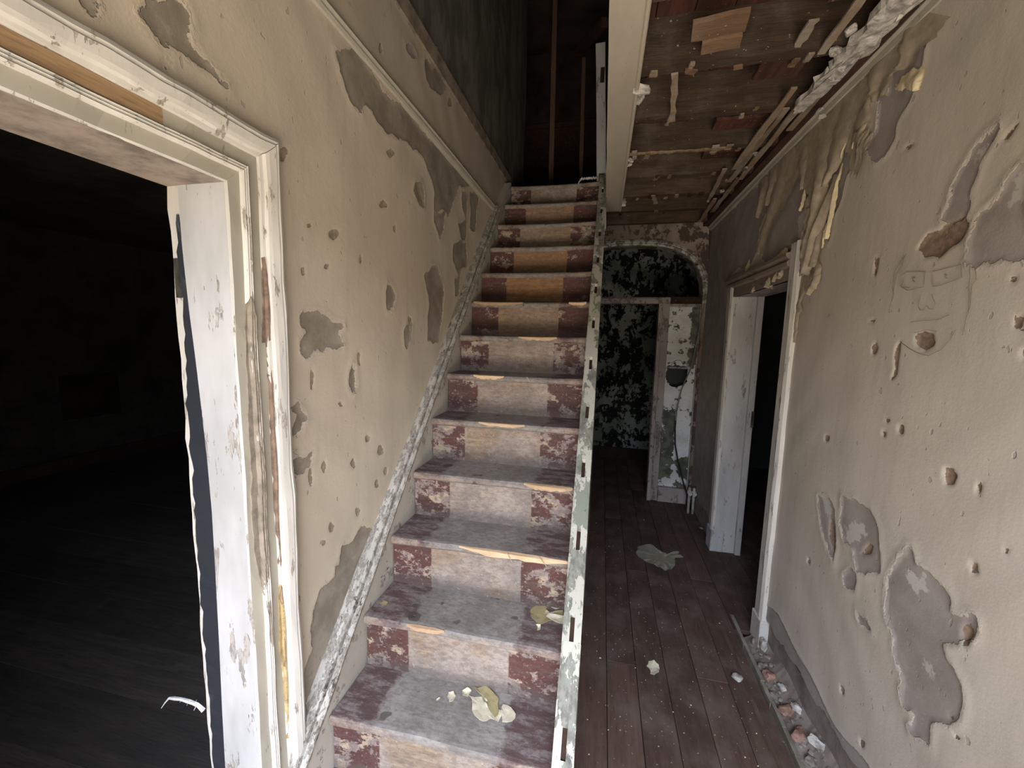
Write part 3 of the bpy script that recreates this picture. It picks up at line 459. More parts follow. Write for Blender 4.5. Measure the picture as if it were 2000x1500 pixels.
# ------------------------------------------------------------------ ceiling of the passage: bare joists under the upper floor boards
ce = empty('ceiling', kind=ST)
for k in range(13):
    y = -.42+.362*k
    if y > 4.0: continue
    x0 = .05 if y < 3.4 else -.83
    plank((0, 1, 0), (x0, y, 2.705), (XR-.015, y, 2.705), .055, .17, 12, .005).build('joist', 'joist', ce, origin=((x0+XR)/2, y, 2.7))
for i in range(7):
    x = .0+.135*(i+.5)
    for a, c in ((-.42, 1.25+.36*(i % 2)), (1.25+.36*(i % 2), 2.7+.36*(i % 3 == 0)), (2.7+.36*(i % 3 == 0), 4.1)):
        MB().box(x-.0655, a, 2.79, x+.0655, c-.003, 2.81).build('floor_board', 'boards', ce, origin=(x, (a+c)/2, 2.8))
for i in range(6):
    x = -.83+.14*(i+.5); MB().box(x-.069, 3.375, 2.775, x+.069, 5.5, 2.8).build('landing_board', 'boards', ce, origin=(x, 3.9, 2.8))
MB().box(-2.2, 4.1, 2.76, XL, 5.6, 2.8).box(0, 4.1, 2.76, 1.0, 5.6, 2.8).build('landing_floor', 'boards', ce)
# noggins and short boards nailed up between the joists
for (x0, y0, x1, y1, w, mat, z) in [(.239, 1.55, .40, 1.53, .085, 'patch', 2.612), (.285, 1.625, .405, 1.61, .06, 'patch', 2.606), (.54, 1.885, .70, 1.885, .11, 'boards', 2.66), (.63, 1.52, .84, 1.50, .12, 'boards', 2.67),
                                (.33, 1.42, .50, 1.42, .10, 'boards', 2.70), (.50, 2.36, .80, 2.36, .10, 'boards', 2.69), (.52, 2.70, .78, 2.70, .08, 'boards', 2.68), (.47, 3.05, .74, 3.05, .08, 'patch', 2.70), (.30, 2.95, .40, 2.95, .07, 'boards', 2.69)]:
    plank((0, 0, 1), (x0, y0, z), (x1, y1, z), w, .016, 4, .003).build('board_patch', mat, ce, origin=((x0+x1)/2, y0, z))
for (x0, y0, x1, y1, w, dz) in [(.222, 1.765, .266, 2.12, .024, 0), (.612, 1.60, .619, 1.74, .026, .02), (.70, 1.95, .71, 2.75, .03, 0), (.735, 2.1, .74, 2.95, .03, .0), (.775, 2.0, .79, 2.9, .03, -.005), (.66, 2.75, .70, 3.3, .025, .0), (.78, 2.9, .80, 3.6, .03, 0),
                                (.82, 1.2, .82, 2.3, .03, 0), (.70, 1.2, .70, 1.75, .028, .006), (.745, 3.3, .77, 3.9, .03, .004), (.30, 3.15, .34, 3.32, .03, 0), (.53, 2.42, .535, 2.5, .03, 0), (.6, 2.42, .6, 2.47, .025, 0), (.12, 2.42, .13, 2.51, .02, 0)]:
    plank((0, 0, 1), (x0, y0, 2.612+dz), (x1, y1, 2.609+dz), w, .008, 8, .005).build('lath', 'lath', ce, origin=((x0+x1)/2, (y0+y1)/2, 2.61))
plank((0, 0, 1), (.05, 2.462, 2.616), (.60, 2.470, 2.616), .016, .012, 26, .005).build('lath', 'lath', ce, origin=(.3, 2.46, 2.616))
plank((0, 0, 1), (.06, 2.11, 2.614), (.34, 2.13, 2.614), .012, .01, 14, .004).build('lath', 'dark_brown', ce, origin=(.2, 2.12, 2.614))
for k in range(34):                               # nailed stubs where the laths snapped off
    j = random.randint(4, 11); x, y = rng(.08, .72), -.42+.362*j+rng(-.03, .03); l = rng(.015, .06)
    plank((0, 0, 1), (x, y-l/2, 2.614), (x+rng(-.008, .008), y+l/2, 2.612), rng(.012, .03), .008, 3, .004).build('lath_stub', random.choice(['lath', 'dark_brown', 'patch']), ce, origin=(x, y, 2.614))
# strip of lime plaster still hanging on along the right wall
def ragged(pts, z0, z1, name, mat, par, amp=.012):
    P = [Vector((a, c, 0)) for a, c in pts]; loop = []
    for a, c in zip(P, P[1:]+P[:1]):
        n = max(1, int((c-a).length/.025))
        for k in range(n): q = a.lerp(c, k/n); loop.append((q.x+rng(-amp, amp), q.y+rng(-amp, amp), z0))
    top = [(x+rng(-amp, amp)*.6, y+rng(-amp, amp)*.6, z1) for x, y, _ in loop]; n = len(loop)
    c = sum((Vector(p) for p in loop), Vector())/n; mid = [tuple(Vector(p).lerp(c, .45)+Vector((0, 0, rng(-.012, .004)))) for p in loop]
    mb = MB(); mb.add(mid+loop+top, [tuple(range(n))]+[(i, (i+1) % n, n+(i+1) % n, n+i) for i in range(n)]+[(n+i, n+(i+1) % n, 2*n+(i+1) % n, 2*n+i) for i in range(n)]+[tuple(range(2*n, 3*n))[::-1]])
    return mb.build(name, mat, par)
ragged([(.800, 1.1), (.755, 1.55), (.748, 1.80), (.752, 2.06), (.79, 2.08), (.822, 1.85), (.845, 1.62), (.85, 1.1)], 2.582, 2.608, 'plaster_remnant', 'plaster', ce)
for i, (x, y, z, s) in enumerate([(.765, 1.82, 2.59, .02), (.80, 1.86, 2.58, .018), (.838, 2.04, 2.56, .016), (.842, 2.02, 2.53, .013), (.77, 2.08, 2.585, .015), (.735, 1.72, 2.60, .02), (.73, 1.62, 2.6, .018), (.745, 2.5, 2.59, .014), (.76, 2.7, 2.59, .016), (.71, 2.9, 2.6, .013), (.74, 3.1, 2.6, .016), (.70, 3.3, 2.6, .014)]):
    chunk((x, y, z), (s, s*1.3, s), i).build('plaster_lump', 'plaster' if i < 8 else 'plaster_dark', ce)
plank((0, 0, 1), (.868, FY, 2.655), (.868, YA, 2.655), .07, .09, 20, .003).build('wall_plate', 'dark_brown', ce)
mb = MB(); loop = [(XR+.01, 2.575), (XR-.014, 2.578), (XR-.018, 2.598), (XR-.026, 2.606), (XR-.022, 2.622), (XR+.01, 2.624)]
mb.sweep([[(x+.002*math.sin(y*5), y, z+.003*math.sin(y*3)) for x, z in loop] for y in np.linspace(FY, YA, 30)]).build('trim_2', 'grey_flat', kind=ST, smooth=False)
# boxed trimmer along the stair well, painted soffit with a bead
tr = empty('trim_3', kind=ST)
plank((0, 0, 1), (.028, FY, 2.615), (.030, 3.45, 2.615), .115, .03, 30, .0015).build('soffit_board', 'soffit', tr)
MB().box(.078, FY, 2.592, .094, 3.44, 2.64).build('bead', 'soffit', tr, bevel=.004); MB().box(-.028, FY, 2.63, .05, 3.44, 2.81).build('trimmer_joist', 'joist', tr)
for i, (y, s) in enumerate([(1.83, .03), (1.90, .022), (2.5, .018), (2.56, .014), (3.22, .02), (3.30, .018)]): chunk((.104, y, 2.60), (s*.8, s*1.6, s), 40+i).build('plaster_lump', 'plaster', tr)
# string course on the left wall at ceiling level and base line of the storey above
mb = MB(); loop = [(XL-.01, 2.515), (XL+.016, 2.517), (XL+.02, 2.528), (XL+.012, 2.534), (XL+.022, 2.546), (XL+.018, 2.556), (XL-.01, 2.558)]
mb.sweep([[(x, y, z+.002*math.sin(y*4)) for x, z in loop] for y in np.linspace(FY, 3.11, 30)]).build('trim_4', 'grey_flat', kind=ST)
mb = MB(); loop = [(XL-.01, 2.86), (XL+.012, 2.86), (XL+.016, 2.93), (XL+.006, 2.945), (XL-.01, 2.945)]
mb.sweep([[(x, y, z) for x, z in loop] for y in (FY, 4.1)]).build('baseboard_left', 'dark_skirting', kind=ST)

# ------------------------------------------------------------------ left doorway: moulded architrave and lining
d1 = empty('door_1', (XL, D1[1], 0), ST)
PROF = [(0, -.012), (0, .012), (.004, .014), (.034, .014), (.036, .021), (.039, .0235), (.042, .019), (.045, .0235), (.048, .019), (.051, .0235), (.0545, .014), (.086, .014), (.088, .02), (.095, .022), (.098, .03), (.106, .033), (.124, .036), (.129, .030), (.134, .034), (.143, .03), (.147, .022), (.147, -.012)]
y1, zt = D1[1], D1[3]
def arch_side(ringf, name, mat='white'):
    o = MB().sweep([[ringf(d, h, k) for d, h in PROF] for k in np.linspace(0, 1, 26)]).build(name, mat, d1); n = len(PROF); o.data.materials.append(MT['grey_flat'])
    for f in o.data.polygons:                     # the flats between the mouldings are painted a greyer coat
        i = f.index % n
        if i+1 < n and f.index < 25*n and PROF[i][0] in (.004, .0545): f.material_index = 1
wv = lambda k: .0016*math.sin(k*23)+.001*math.sin(k*57)
arch_side(lambda d, h, k: (XL+h+wv(k+d), y1+d+wv(k*1.3)*(d > .09), (zt+d)*(1-k)+0*k), 'architrave', 'white')
arch_side(lambda d, h, k: (XL+h+wv(k+d), D1[0]-d+k*(y1-D1[0]+2*d), zt+d+wv(k*1.7)*(d > .09)), 'architrave', 'white')
arch_side(lambda d, h, k: (XL+h, D1[0]-d, (zt+d)*(1-k)), 'architrave', 'white')
# worn strips of the face: bare wood on the head, stripped paint on the far upright
plank((1, 0, 0), (XL+.0145, -.1, zt+.0705), (XL+.0145, .645, zt+.0705), .029, .003, 12, .0008, 'x').build('bare_wood_strip', 'bare_wood', d1)
PD, PH = [d for d, h in PROF[1:-1]], [h for d, h in PROF[1:-1]]
def strip(name, mat, L, h=.0028):                 # L: (z, d0, d1) down the face; the strip follows the moulding
    mb = MB(); R = []
    zz_ = np.linspace(L[0][0], L[-1][0], 60); zs = [-k[0] for k in L]
    for z in zz_:
        a = np.interp(-z, zs, [k[1] for k in L])+.004*mnoise.noise(Vector((z*30, L[0][1]*90, 0))); c = np.interp(-z, zs, [k[2] for k in L])+.002*mnoise.noise(Vector((z*40, 5, 0))); c = max(c, a+.0004)
        w = wv((1-z/(zt))); ds = [a+(c-a)*k/13 for k in range(14)]
        R.append([(XL+np.interp(d, PD, PH)+w+h, y1+d, z) for d in ds]+[(XL+.006, y1+c, z), (XL+.006, y1+a, z)])
    mb.sweep(R).build(name, mat, d1)
strip('stripped_patch', plain('stripped_primer', (150, 140, 127), .8, .25, 25), [(1.68, .041, .042), (1.665, .036, .046), (1.64, .028, .051), (1.5, .026, .05), (1.40, .022, .05), (1.30, .02, .0505), (1.20, .016, .0505), (1.05, .018, .0505), (.99, .026, .0505), (.93, .034, .051), (.88, .036, .05), (.80, .042, .048), (.77, .046, .047)])
strip('stripped_patch', plain('stripped_timber', (136, 116, 101), .85, .3, 25), [(1.78, .0875, .088), (1.70, .082, .093), (1.64, .082, .094), (1.60, .075, .093), (1.545, .072, .094), (1.53, .078, .093), (1.48, .085, .092), (1.2, .086, .091), (.9, .087, .091), (.55, .087, .0885)])
strip('stripped_patch', plain('ochre_undercoat', (194, 170, 124), .8, .25, 25), [(.98, .089, .0895), (.84, .080, .092), (.72, .077, .092), (.705, .085, .091), (.45, .087, .091)])
# lining boards in the thickness of the wall
MB().box(XL-.118, y1-.0006, 0, XL+.010, y1+.02, zt+.02).build('jamb', 'jamb', d1)
mb = MB(); zz = np.linspace(0, zt, 40)
mb.sweep([[(XL-.118, y1+.001, z), (XL-.118, y1+.02, z), (XL-.152+rng(-.003, .003), y1+.02, z), (XL-.152+rng(-.004, .003), y1+.002, z)] for z in zz]).build('jamb_edge', 'white', d1)
MB().box(XL-.146, y1-.0008, 1.675, XL-.122, y1+.006, 1.765).build('hinge_recess', 'metal', d1)
MB().box(XL-.15, D1[0]-.02, zt-.0006, XL+.0105, y1+.02, zt+.02).build('head_lining', plain('faded_mauve_lining', (160, 148, 138), .75, .3, 12, .002), d1)
MB().box(XL-.15, D1[0]-.02, 0, XL+.002, D1[0], zt).build('jamb', 'jamb', d1)
tl = [(-.963, 1.862), (-.967, 1.77), (-.962, 1.66), (-.967, 1.53), (-.974, 1.41), (-.972, 1.28), (-.974, 1.15), (-.975, .98), (-.976, .79), (-.976, .6), (-.977, .4), (-.978, 0)]
tr_ = [(-.960, 1.862), (-.956, 1.747), (-.951, 1.641), (-.943, 1.533), (-.936, 1.41), (-.930, 1.283), (-.927, 1.15), (-.930, .98), (-.934, .79), (-.94, .6), (-.944, .4), (-.944, 0)]
rings = []
for k in range(90):
    z = 1.862*(1-k/89); zs = [p[1] for p in tl][::-1]
    a = np.interp(z, zs, [p[0] for p in tl][::-1])+rng(-.004, .003)*(z < 1.8); c = np.interp(z, [p[1] for p in tr_][::-1], [p[0] for p in tr_][::-1])
    rings.append([(a, y1-.0045+rng(-.002, .001), z), (c, y1-.002, z), (c, y1-.0006, z), (a, y1-.0006, z)])
MB().sweep(rings).build('tape_strip', 'tape', d1, label='black tape strip with a ragged left edge')

# ------------------------------------------------------------------ right doorway
d2 = empty('door_2', (XR, D2[0], 0), ST)
def archi(y0, y2, z0, z1, name, mat, t=.022):
    mb = MB(); n = 24
    mb.sweep([[(XR+.01, y0, z), (XR-t+rng(-.0015, .0015), y0+rng(-.002, .002), z), (XR-t-.008, y0+.02, z), (XR-t, y0+.03, z), (XR-t, y2-.012, z), (XR-t+.006, y2, z), (XR+.01, y2, z)] for z in np.linspace(z0, z1, n)]).build(name, mat, d2)
archi(D2[0]-.105, D2[0]+.004, .14, 2.075, 'architrave', 'white'); archi(D2[1]-.004, D2[1]+.11, .16, 2.0, 'architrave', 'white')
MB().box(XR-.03, D2[0]-.115, .0, XR+.02, D2[0]+.006, .15).build('plinth_block', 'white', d2, bevel=.004); MB().box(XR-.03, D2[1]-.012, 0, XR+.06, D2[1]+.11, .17).build('plinth_block', 'jamb', d2, bevel=.004)
mb = MB()
mb.sweep([[(XR+.01, y, 1.905), (XR-.016, y, 1.905), (XR-.016, y, 1.965), (XR-.03, y, 1.975), (XR-.034, y, 1.992), (XR-.022, y, 2.005), (XR-.04, y, 2.02), (XR-.04, y, 2.035), (XR+.01, y, 2.045)] for y in np.linspace(D2[0], D2[1]+.12, 20)]).build('head_architrave', paint_mat('mauve_brown_paint', (142, 128, 120), (118, 100, 90), (110, 88, 72), .4, .3, (2, .6, 2), .6, 14), d2)
MB().box(XR-.005, D2[1]-.006, 0, XR+.14, D2[1]+.02, 1.92).build('jamb', 'jamb', d2, bevel=.002); MB().box(XR+.14, D2[1]-.03, 0, XR+.18, D2[1]+.02, 1.92).build('door_stop', 'jamb', d2, bevel=.003)
MB().box(XR+.165, D2[1]-.034, .98, XR+.183, D2[1]-.028, 1.10).build('hinge_leaf', 'metal', d2)
MB().box(XR-.005, D2[0]-.02, 0, XR+.18, D2[0]+.004, 1.92).build('jamb', 'jamb', d2); MB().box(XR-.005, D2[0], 1.905, XR+.18, D2[1], 1.93).build('head_lining', 'frame', d2)

# ------------------------------------------------------------------ arch and half panelled screen at the end of the passage
aw = empty('wall_arch', (0, YA, 0), ST)
CX, SPR, HW, HH = .22, 1.93, .655, .53            # centre, springing, half width, rise
def arc(k, g=0.): a = math.pi*k; c, s = math.cos(a), math.sin(a); p = .72; return (CX-(HW+g)*math.copysign(abs(c)**p, c), SPR+(HH+g)*abs(s)**p)
NA = 40; mb = MB(); ring = [arc(k/NA) for k in range(NA+1)]; ring = [(ring[0][0], 0)]+ring+[(ring[-1][0], 0)]
top = [(max(XL-.0, min(XR+.02, x)), 2.80) for x, z in ring]; top[0] = (XL, 0); top[1] = (XL, 1.93); top[-1] = (XR+.02, 0); top[-2] = (XR+.02, 1.93)
vs = []
for yy in (YA, YA+.16): vs += [(x, yy, z) for x, z in ring]+[(x, yy, z) for x, z in top]
n = len(ring); fs = []
for i in range(n-1): fs += [(i, i+1, n+i+1, n+i), (2*n+i, 3*n+i, 3*n+i+1, 2*n+i+1), (i, 2*n+i, 2*n+i+1, i+1)]
mb.add(vs, fs).build('arch_wall', 'plaster_dark', aw)
mb = MB(); rings = []
for k in range(NA+1):
    rings.append([(arc(k/NA, g)[0], YA-h, arc(k/NA, g)[1]) for g, h in ((-.004, -.02), (-.004, .022), (.012, .03), (.02, .022), (.028, .03), (.05, .016), (.056, -.02))])
mb.sweep(rings).build('arch_moulding', 'arch', aw)
d3 = empty('door_3', (.55, YA+.03, 0), ST)
YP = YA+.03
MB().box(-.6, YP-.03, 1.925, .60, YP+.08, 1.985).box(-.6, YP-.045, 1.955, .52, YP+.02, 1.975).build('transom', 'frame', d3, bevel=.004); MB().box(.5, YP-.02, 1.925, XR-.005, YP+.08, 1.99).build('transom', 'dark_brown', d3)
MB().box(.50, YP-.03, 0, .535, YP+.09, 1.93).build('door_post', 'frame', d3, bevel=.003); MB().box(.535, YP-.012, 0, .60, YP+.06, 1.93).build('stile', 'frame', d3, bevel=.003)
MB().box(.865, YP-.008, 0.14, XR+.005, YP+.06, 1.93).build('stile', 'frame', d3, bevel=.003); MB().box(.60, YP-.01, 1.90, .865, YP+.06, 1.93).build('rail', 'frame', d3, bevel=.003)
MB().box(.60, YP-.03, 0, .865, YP+.06, .14).box(.60, YP-.034, .135, .865, YP+.06, .15).build('plinth_board', 'frame', d3, bevel=.003)
# panel with a hole broken through it
hole = [(.595, 1.245), (.615, 1.30), (.625, 1.345), (.70, 1.352), (.795, 1.345), (.805, 1.25), (.80, 1.20), (.77, 1.16), (.72, 1.142), (.66, 1.15), (.625, 1.185)]
hd = []
for (a, c), (a2, c2) in zip(hole, hole[1:]+hole[:1]):
    for k in range(5): u = k/5; hd.append((a+(a2-a)*u+rng(-.006, .006), c+(c2-c)*u+rng(-.006, .006)))
hole = [(min(.855, max(.607, a)), c) for a, c in hd]
mb = MB(); yp = YP+.012; H = len(hole)
def edge(p):
    cx, cz = .705, 1.245; dx, dz = p[0]-cx, p[1]-cz
    t = min(((.867-cx) if dx > 0 else (.60-cx))/dx if abs(dx) > 1e-6 else 9, ((1.91-cz) if dz > 0 else (.14-cz))/dz if abs(dz) > 1e-6 else 9); return (cx+dx*t, cz+dz*t)
outer = [edge(p) for p in hole]; corners = [(.60, .14), (.867, .14), (.867, 1.91), (.60, 1.91)]
import mathutils.geometry as mg
tri = mg.tessellate_polygon([[Vector((a, c, 0)) for a, c in corners], [Vector((a, c, 0)) for a, c in hole]])
P = corners+hole; mb.add([(a, yp, c) for a, c in P]+[(a, yp+.018, c) for a, c in P], [tuple(t) for t in tri]+[tuple(i+len(P) for i in t) for t in tri]+[(4+i, 4+(i+1) % H, len(P)+4+(i+1) % H, len(P)+4+i) for i in range(H)]+[(i, (i+1) % 4, len(P)+(i+1) % 4, len(P)+i) for i in range(4)])
mb.build('panel', 'panel', d3); MB().box(.57, YP+.11, 1.05, .88, YP+.12, 1.45).build('sheet_behind_hole', 'dark_gloss', d3); MB().box(.61, YP-.002, 1.32, .80, YP+.012, 1.338).build('slat', 'frame', d3)  # dark glossy sheet set behind the hole
# ------------------------------------------------------------------ staircase
G, RI, Y0, Z0 = .1965, .2, .982, .4
SX0, SX1 = -.783, -.078
st = empty('staircase', (-.43, .8, 0)); tag(st, 'steep wooden staircase with worn red edged treads climbing along the left wall', 'staircase')
tone = {5: .15, 6: .25, 7: .45, 8: 1., 9: .9, 10: .25, 11: .7, 12: .1, 4: .1}
xc = (SX0+SX1)/2
for i in range(-1, 13):
    yn, zn = Y0+G*i, Z0+RI*i; mb = MB(); rings = []
    for k in range(15):                           # tread with rounded nosing, dished by wear in the middle
        x = SX0+(SX1-SX0)*k/14; u = abs(k/14-.5)*2; w = .009*(1-u**2)+rng(0, .002)+.004*max(0, mnoise.noise(Vector((x*7, i*3.3, 0)))); dz = .004*(1-u*u)
        dy = G+.03 if i < 12 else .032
        rings.append([(x, yn+w+.008, zn-.034), (x, yn+w, zn-.026), (x, yn+w, zn-.010-dz), (x, yn+w+.006, zn-.002-dz), (x, yn+w+.016, zn-dz), (x, yn+min(.12, dy*.8), zn-dz*.7), (x, yn+dy, zn), (x, yn+dy, zn-.034)])
    t = mb.sweep(rings).build('tread', 'tread', st, origin=(xc, yn+.105, zn-.01))
    t['tone'] = 0.
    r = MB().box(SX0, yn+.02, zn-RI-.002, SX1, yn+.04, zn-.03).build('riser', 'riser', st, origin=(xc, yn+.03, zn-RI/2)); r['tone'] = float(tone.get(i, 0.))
    for (ii, x0, x1, amp) in [(1, -.62, -.48, .3), (2, -.50, -.085, .8), (3, -.29, -.09, .8), (4, -.55, -.33, .25), (5, -.64, -.48, .7), (6, -.45, -.24, .7), (7, -.77, -.47, .5), (7, -.2, -.1, .3)]:
        if ii != i: continue
        n = 16; rings = []
        for k in range(n+1):
            x = x0+(x1-x0)*k/n; e = min(1, 4*min(k/n, 1-k/n)+.08); a = (.005+rng(0, .008)*amp)*e; b = (.009+rng(0, .013)*amp)*e; u = abs((x-xc)/.35); w = .009*(1-u**2)
            rings.append([(x, yn+w-.0035*e, zn-.008-b), (x, yn+w-.004*e, zn-.005), (x, yn+w+a, zn+.0012-.004*(1-u*u)), (x, yn+w+.012, zn-.012-b)])
        MB().sweep(rings).build('split_nosing', 'raw', t, origin=((x0+x1)/2, yn, zn), label='freshly split pale edge of the tread')
for (x, y, z, a) in [(-.31, Y0+2*G-.004, .806, .7), (-.19, Y0+2*G-.003, .808, -.3), (-.36, Y0+5*G-.004, 1.40, .9), (-.12, Y0+3*G-.006, 1.0, .2)]:
    MB().tube([(x, y, z), (x+.02*math.cos(a), y-.012, z-.014), (x+.034*math.cos(a), y-.018, z-.026)], [.0016, .0018, .0004], 5).build('splinter', 'raw', st)
def nos(y, d=0.): return Z0+(y-Y0)*RI/G+d
ya, yb = .52, 3.03
# wall string with its capping mould
ys0, ys1 = .45, 3.36
yz = lambda d: Y0+(d-Z0)*G/RI                      # y where the pitch line shifted by -d meets the floor
MB().prism([(XL-.012, yz(-.05), 0), (XL-.012, 3.02, nos(3.02, .05)), (XL-.012, 3.35, 2.83), (XL-.012, 3.37, 2.83), (XL-.012, 3.37, nos(3.37, -.35)), (XL-.012, yz(.35), 0)], (.064, 0, 0)).build('wall_string', 'string_face', st)
rings = []
for k in range(60):
    y = .57+(3.02-.57)*k/59; j = rng(-.0018, .0018); b = nos(y)+.03
    pf = [(XL-.012, 0), (XL+.056, 0), (XL+.060, .018), (XL+.055, .027), (XL+.046, .031), (XL+.0435, .019), (XL+.0385, .019), (XL+.0365, .035), (XL+.034, .0385), (XL+.014, .041), (XL-.012, .041)]
    rings.append([(x+j*(x > XL), y, b+h*1.25+j) for x, h in pf])
MB().sweep(rings).build('string_capping', 'string', st)
# outer string, capping with mortises left by the missing balusters
OX0, OX1 = -.078, -.028
MB().prism([(OX0, yz(-.025), 0), (OX0, 3.37, nos(3.37, .025)), (OX0, 3.37, nos(3.37, -.32)), (OX0, yz(.32), 0)], (OX1-OX0, 0, 0)).build('outer_string', 'string_face', st)
t0, t1 = .58, 3.33; cap = empty('string_capping', world_loc(st)-world_loc(st)); cap.parent = st
L = 0; mb = MB()
marks = [Y0+G*i+.03 for i in range(-1, 12)]
def seg(y0, y2):
    k0 = max(1, int((y2-y0)/.02)); R = []
    for k in range(k0+1):
        y = y0+(y2-y0)*k/k0; b = nos(y); j = rng(-.001, .001)
        R.append([(OX0-.003, y, b+.022), (OX0-.004+j, y, b+.042), (OX0+.002, y, b+.047), (OX1-.006, y, b+.047), (OX1+.006+j, y, b+.042), (OX1+.007, y, b+.03), (OX1+.002, y, b+.022)])
    mb.sweep(R)
y = t0
for mk in marks:
    if mk-.028 > y: seg(y, mk-.028)
    # cheeks either side of the mortise, dark floor below
    for xa, xb in ((OX0-.004, OX0+.019), (OX1-.017, OX1+.006)):
        mb.sweep([[(xa, q, nos(q)+.022), (xb, q, nos(q)+.022), (xb, q, nos(q)+.0468), (xa, q, nos(q)+(.043 if xa < OX0 else .0468))] for q in (mk-.028, mk+.028)])
    y = mk+.028
seg(y, t1)
oc = mb.build('string_capping', 'outer', st); bpy.data.objects.remove(cap)
for mk in marks: MB().sweep([[(OX0+.014, q, nos(q)+.02), (OX1-.014, q, nos(q)+.02), (OX1-.014, q, nos(q)+.032), (OX0+.014, q, nos(q)+.032)] for q in (mk-.028, mk+.028)]).build('mortise', 'dark_brown', oc)
MB().prism([(OX0+.02, yz(.1), 0), (OX0+.02, 3.4, nos(3.4, -.1)), (OX0+.02, 3.4, 0)], (.022, 0, 0)).build('spandrel_panel', 'frame', st)
# newel at the head of the flight, hanging below the landing
nw = plank((0, 1, 0), (-.050, 3.41, 2.45), (-.122, 3.41, 3.80), .07, .07, 10, .0015, 'y').build('newel_post', 'jamb', st, label='pale square newel post with a dark notch near its top')
MB().box(-.112, 3.36, 3.52, -.082, 3.39, 3.62).build('notch', 'dark_brown', nw); MB().box(-.09, 3.36, 2.60, -.045, 3.38, 2.86).build('block', 'plaster_dark', nw)
hr = tag(plank((0, 0, 1), (-.36, 4.12, 4.22), (-.10, 3.44, 3.98), .055, .06, 6, .002).build('handrail', 'dark_brown'), 'short dark length of handrail sloping behind the newel post', 'handrail')
for x, y, zt_, w, nm, lb in [(-.565, 4.14, 5.2, .045, 'stud_post', 'tall brown timber post in the dark landing, left of the two'), (-.275, 4.14, 4.18, .034, 'landing_baluster', 'thin upright baluster under the handrail end on the dark landing')]:
    o = plank((0, 1, 0), (x, y, 2.8), (x-.02, y, zt_), w, w, 10, .002, 'y').build(nm, 'post'); tag(o, lb, 'post')
# crumpled film on the edge of the landing
rings = []
for k in range(22):
    u = k/21; x = -.245+.15*u; z = 2.814+.012*abs(math.sin(k*1.9))+(-.03*(1-u*6) if u < .16 else 0); y = 3.338+.008*math.sin(k*2.3)
    rings.append([(x, y-.006, z-.008), (x, y+.01, z-.006), (x, y+.014, z+.006+rng(0, .008)), (x, y-.004, z+.004+rng(0, .006))])
tag(MB().sweep(rings).build('plastic_film', 'foil'), 'crumpled clear plastic film on the edge of the top step', 'plastic')

# ------------------------------------------------------------------ wallpaper hanging off the right wall in torn drapes
def drape(name, L, mat, lift, folds=1., seed=0, jag=.02, par=None, na=9):
    """L: (y, z, width) down the strip; the sheet stands off the wall in folds and its edges are torn"""
    pts = [Vector((0, a, b)) for a, b, w in L]; fine = []; n = 9
    for k in range(len(L)-1):
        for i in range(n): u = i/n; fine.append((pts[k].lerp(pts[k+1], u), L[k][2]*(1-u)+L[k+1][2]*u))
    fine.append((pts[-1], L[-1][2])); vs = []; fs = []; T = len(fine)
    for k, (p, w) in enumerate(fine):
        d = (fine[min(k+1, T-1)][0]-fine[max(k-1, 0)][0]).normalized(); a = Vector((0, -d.z, d.y)); s = k/(T-1)
        jl = jag*(1.3*mnoise.noise(Vector((k*.4, seed*7.1, 0)))+.8*mnoise.noise(Vector((k*1.43, seed, 3)))); jr = jag*(1.3*mnoise.noise(Vector((k*.43, seed*3.3, 9)))+.8*mnoise.noise(Vector((k*1.37, seed, 5))))
        for i in range(na):
            t = i/(na-1); c = (t-.5)*w+(jl*(1-t) if t < .5 else -jr*t)*1.2
            off = lift*min(1, s*2.2+.12)*(.35+.65*math.sin(math.pi*t)**.7)*(.75+.5*mnoise.noise(Vector((t*3*folds, s*1.5, seed))))+lift*.35*math.cos(t*math.pi*2*folds+seed)*min(1, s*2)+.006
            q = p+a*c; vs.append((XR-max(.005, off), q.y, q.z))
    for k in range(T-1):
        for i in range(na-1): fs.append((k*na+i, k*na+i+1, (k+1)*na+i+1, (k+1)*na+i))
    me = bpy.data.meshes.new(name); me.from_pydata(vs, [], fs)
    nsum = sum(p.normal.x for p in me.polygons)
    if nsum > 0: me.flip_normals()
    for p in me.polygons: p.use_smooth = True
    me.materials.append(MT[mat]); ob = bpy.data.objects.new(name, me); COL.objects.link(ob); ob.parent = par; return ob
D = lambda L, lift, seed, mat='drape', jag=.022, folds=1., name='peeling_wallpaper': drape(name, [(a, b, w*(1.3 if mat == 'drape' else 1)) for a, b, w in L], mat, lift*.75, folds, seed, jag, wr)
D([(2.40, 2.57, .30), (2.48, 2.44, .22), (2.58, 2.33, .14), (2.68, 2.24, .10), (2.75, 2.12, .05)], .022, 1)
D([(2.13, 2.57, .42), (2.13, 2.44, .27), (2.11, 2.30, .15), (2.105, 2.20, .11), (2.13, 2.12, .10), (2.165, 2.03, .07), (2.15, 1.91, .05)], .03, 2, folds=1.6)
D([(1.97, 2.28, .035), (2.02, 2.17, .05), (2.08, 2.05, .055), (2.11, 1.96, .05), (2.14, 1.915, .04)], .034, 3, jag=.006)
D([(2.02, 2.17, .03), (2.04, 2.06, .045), (2.06, 1.97, .05), (2.07, 1.93, .05)], .018, 8, jag=.008)
D([(2.27, 2.57, .20), (2.26, 2.47, .13), (2.25, 2.38, .07), (2.26, 2.32, .03)], .018, 14)
D([(2.6, 2.57, .22), (2.66, 2.47, .13), (2.70, 2.38, .06)], .016, 15)
D([(1.90, 2.56, .20), (1.98, 2.44, .15), (2.03, 2.32, .09), (2.05, 2.26, .04)], .02, 4)
D([(1.80, 2.57, .10), (1.83, 2.46, .09), (1.86, 2.38, .075), (1.825, 2.30, .10), (1.775, 2.265, .10)], .022, 5)
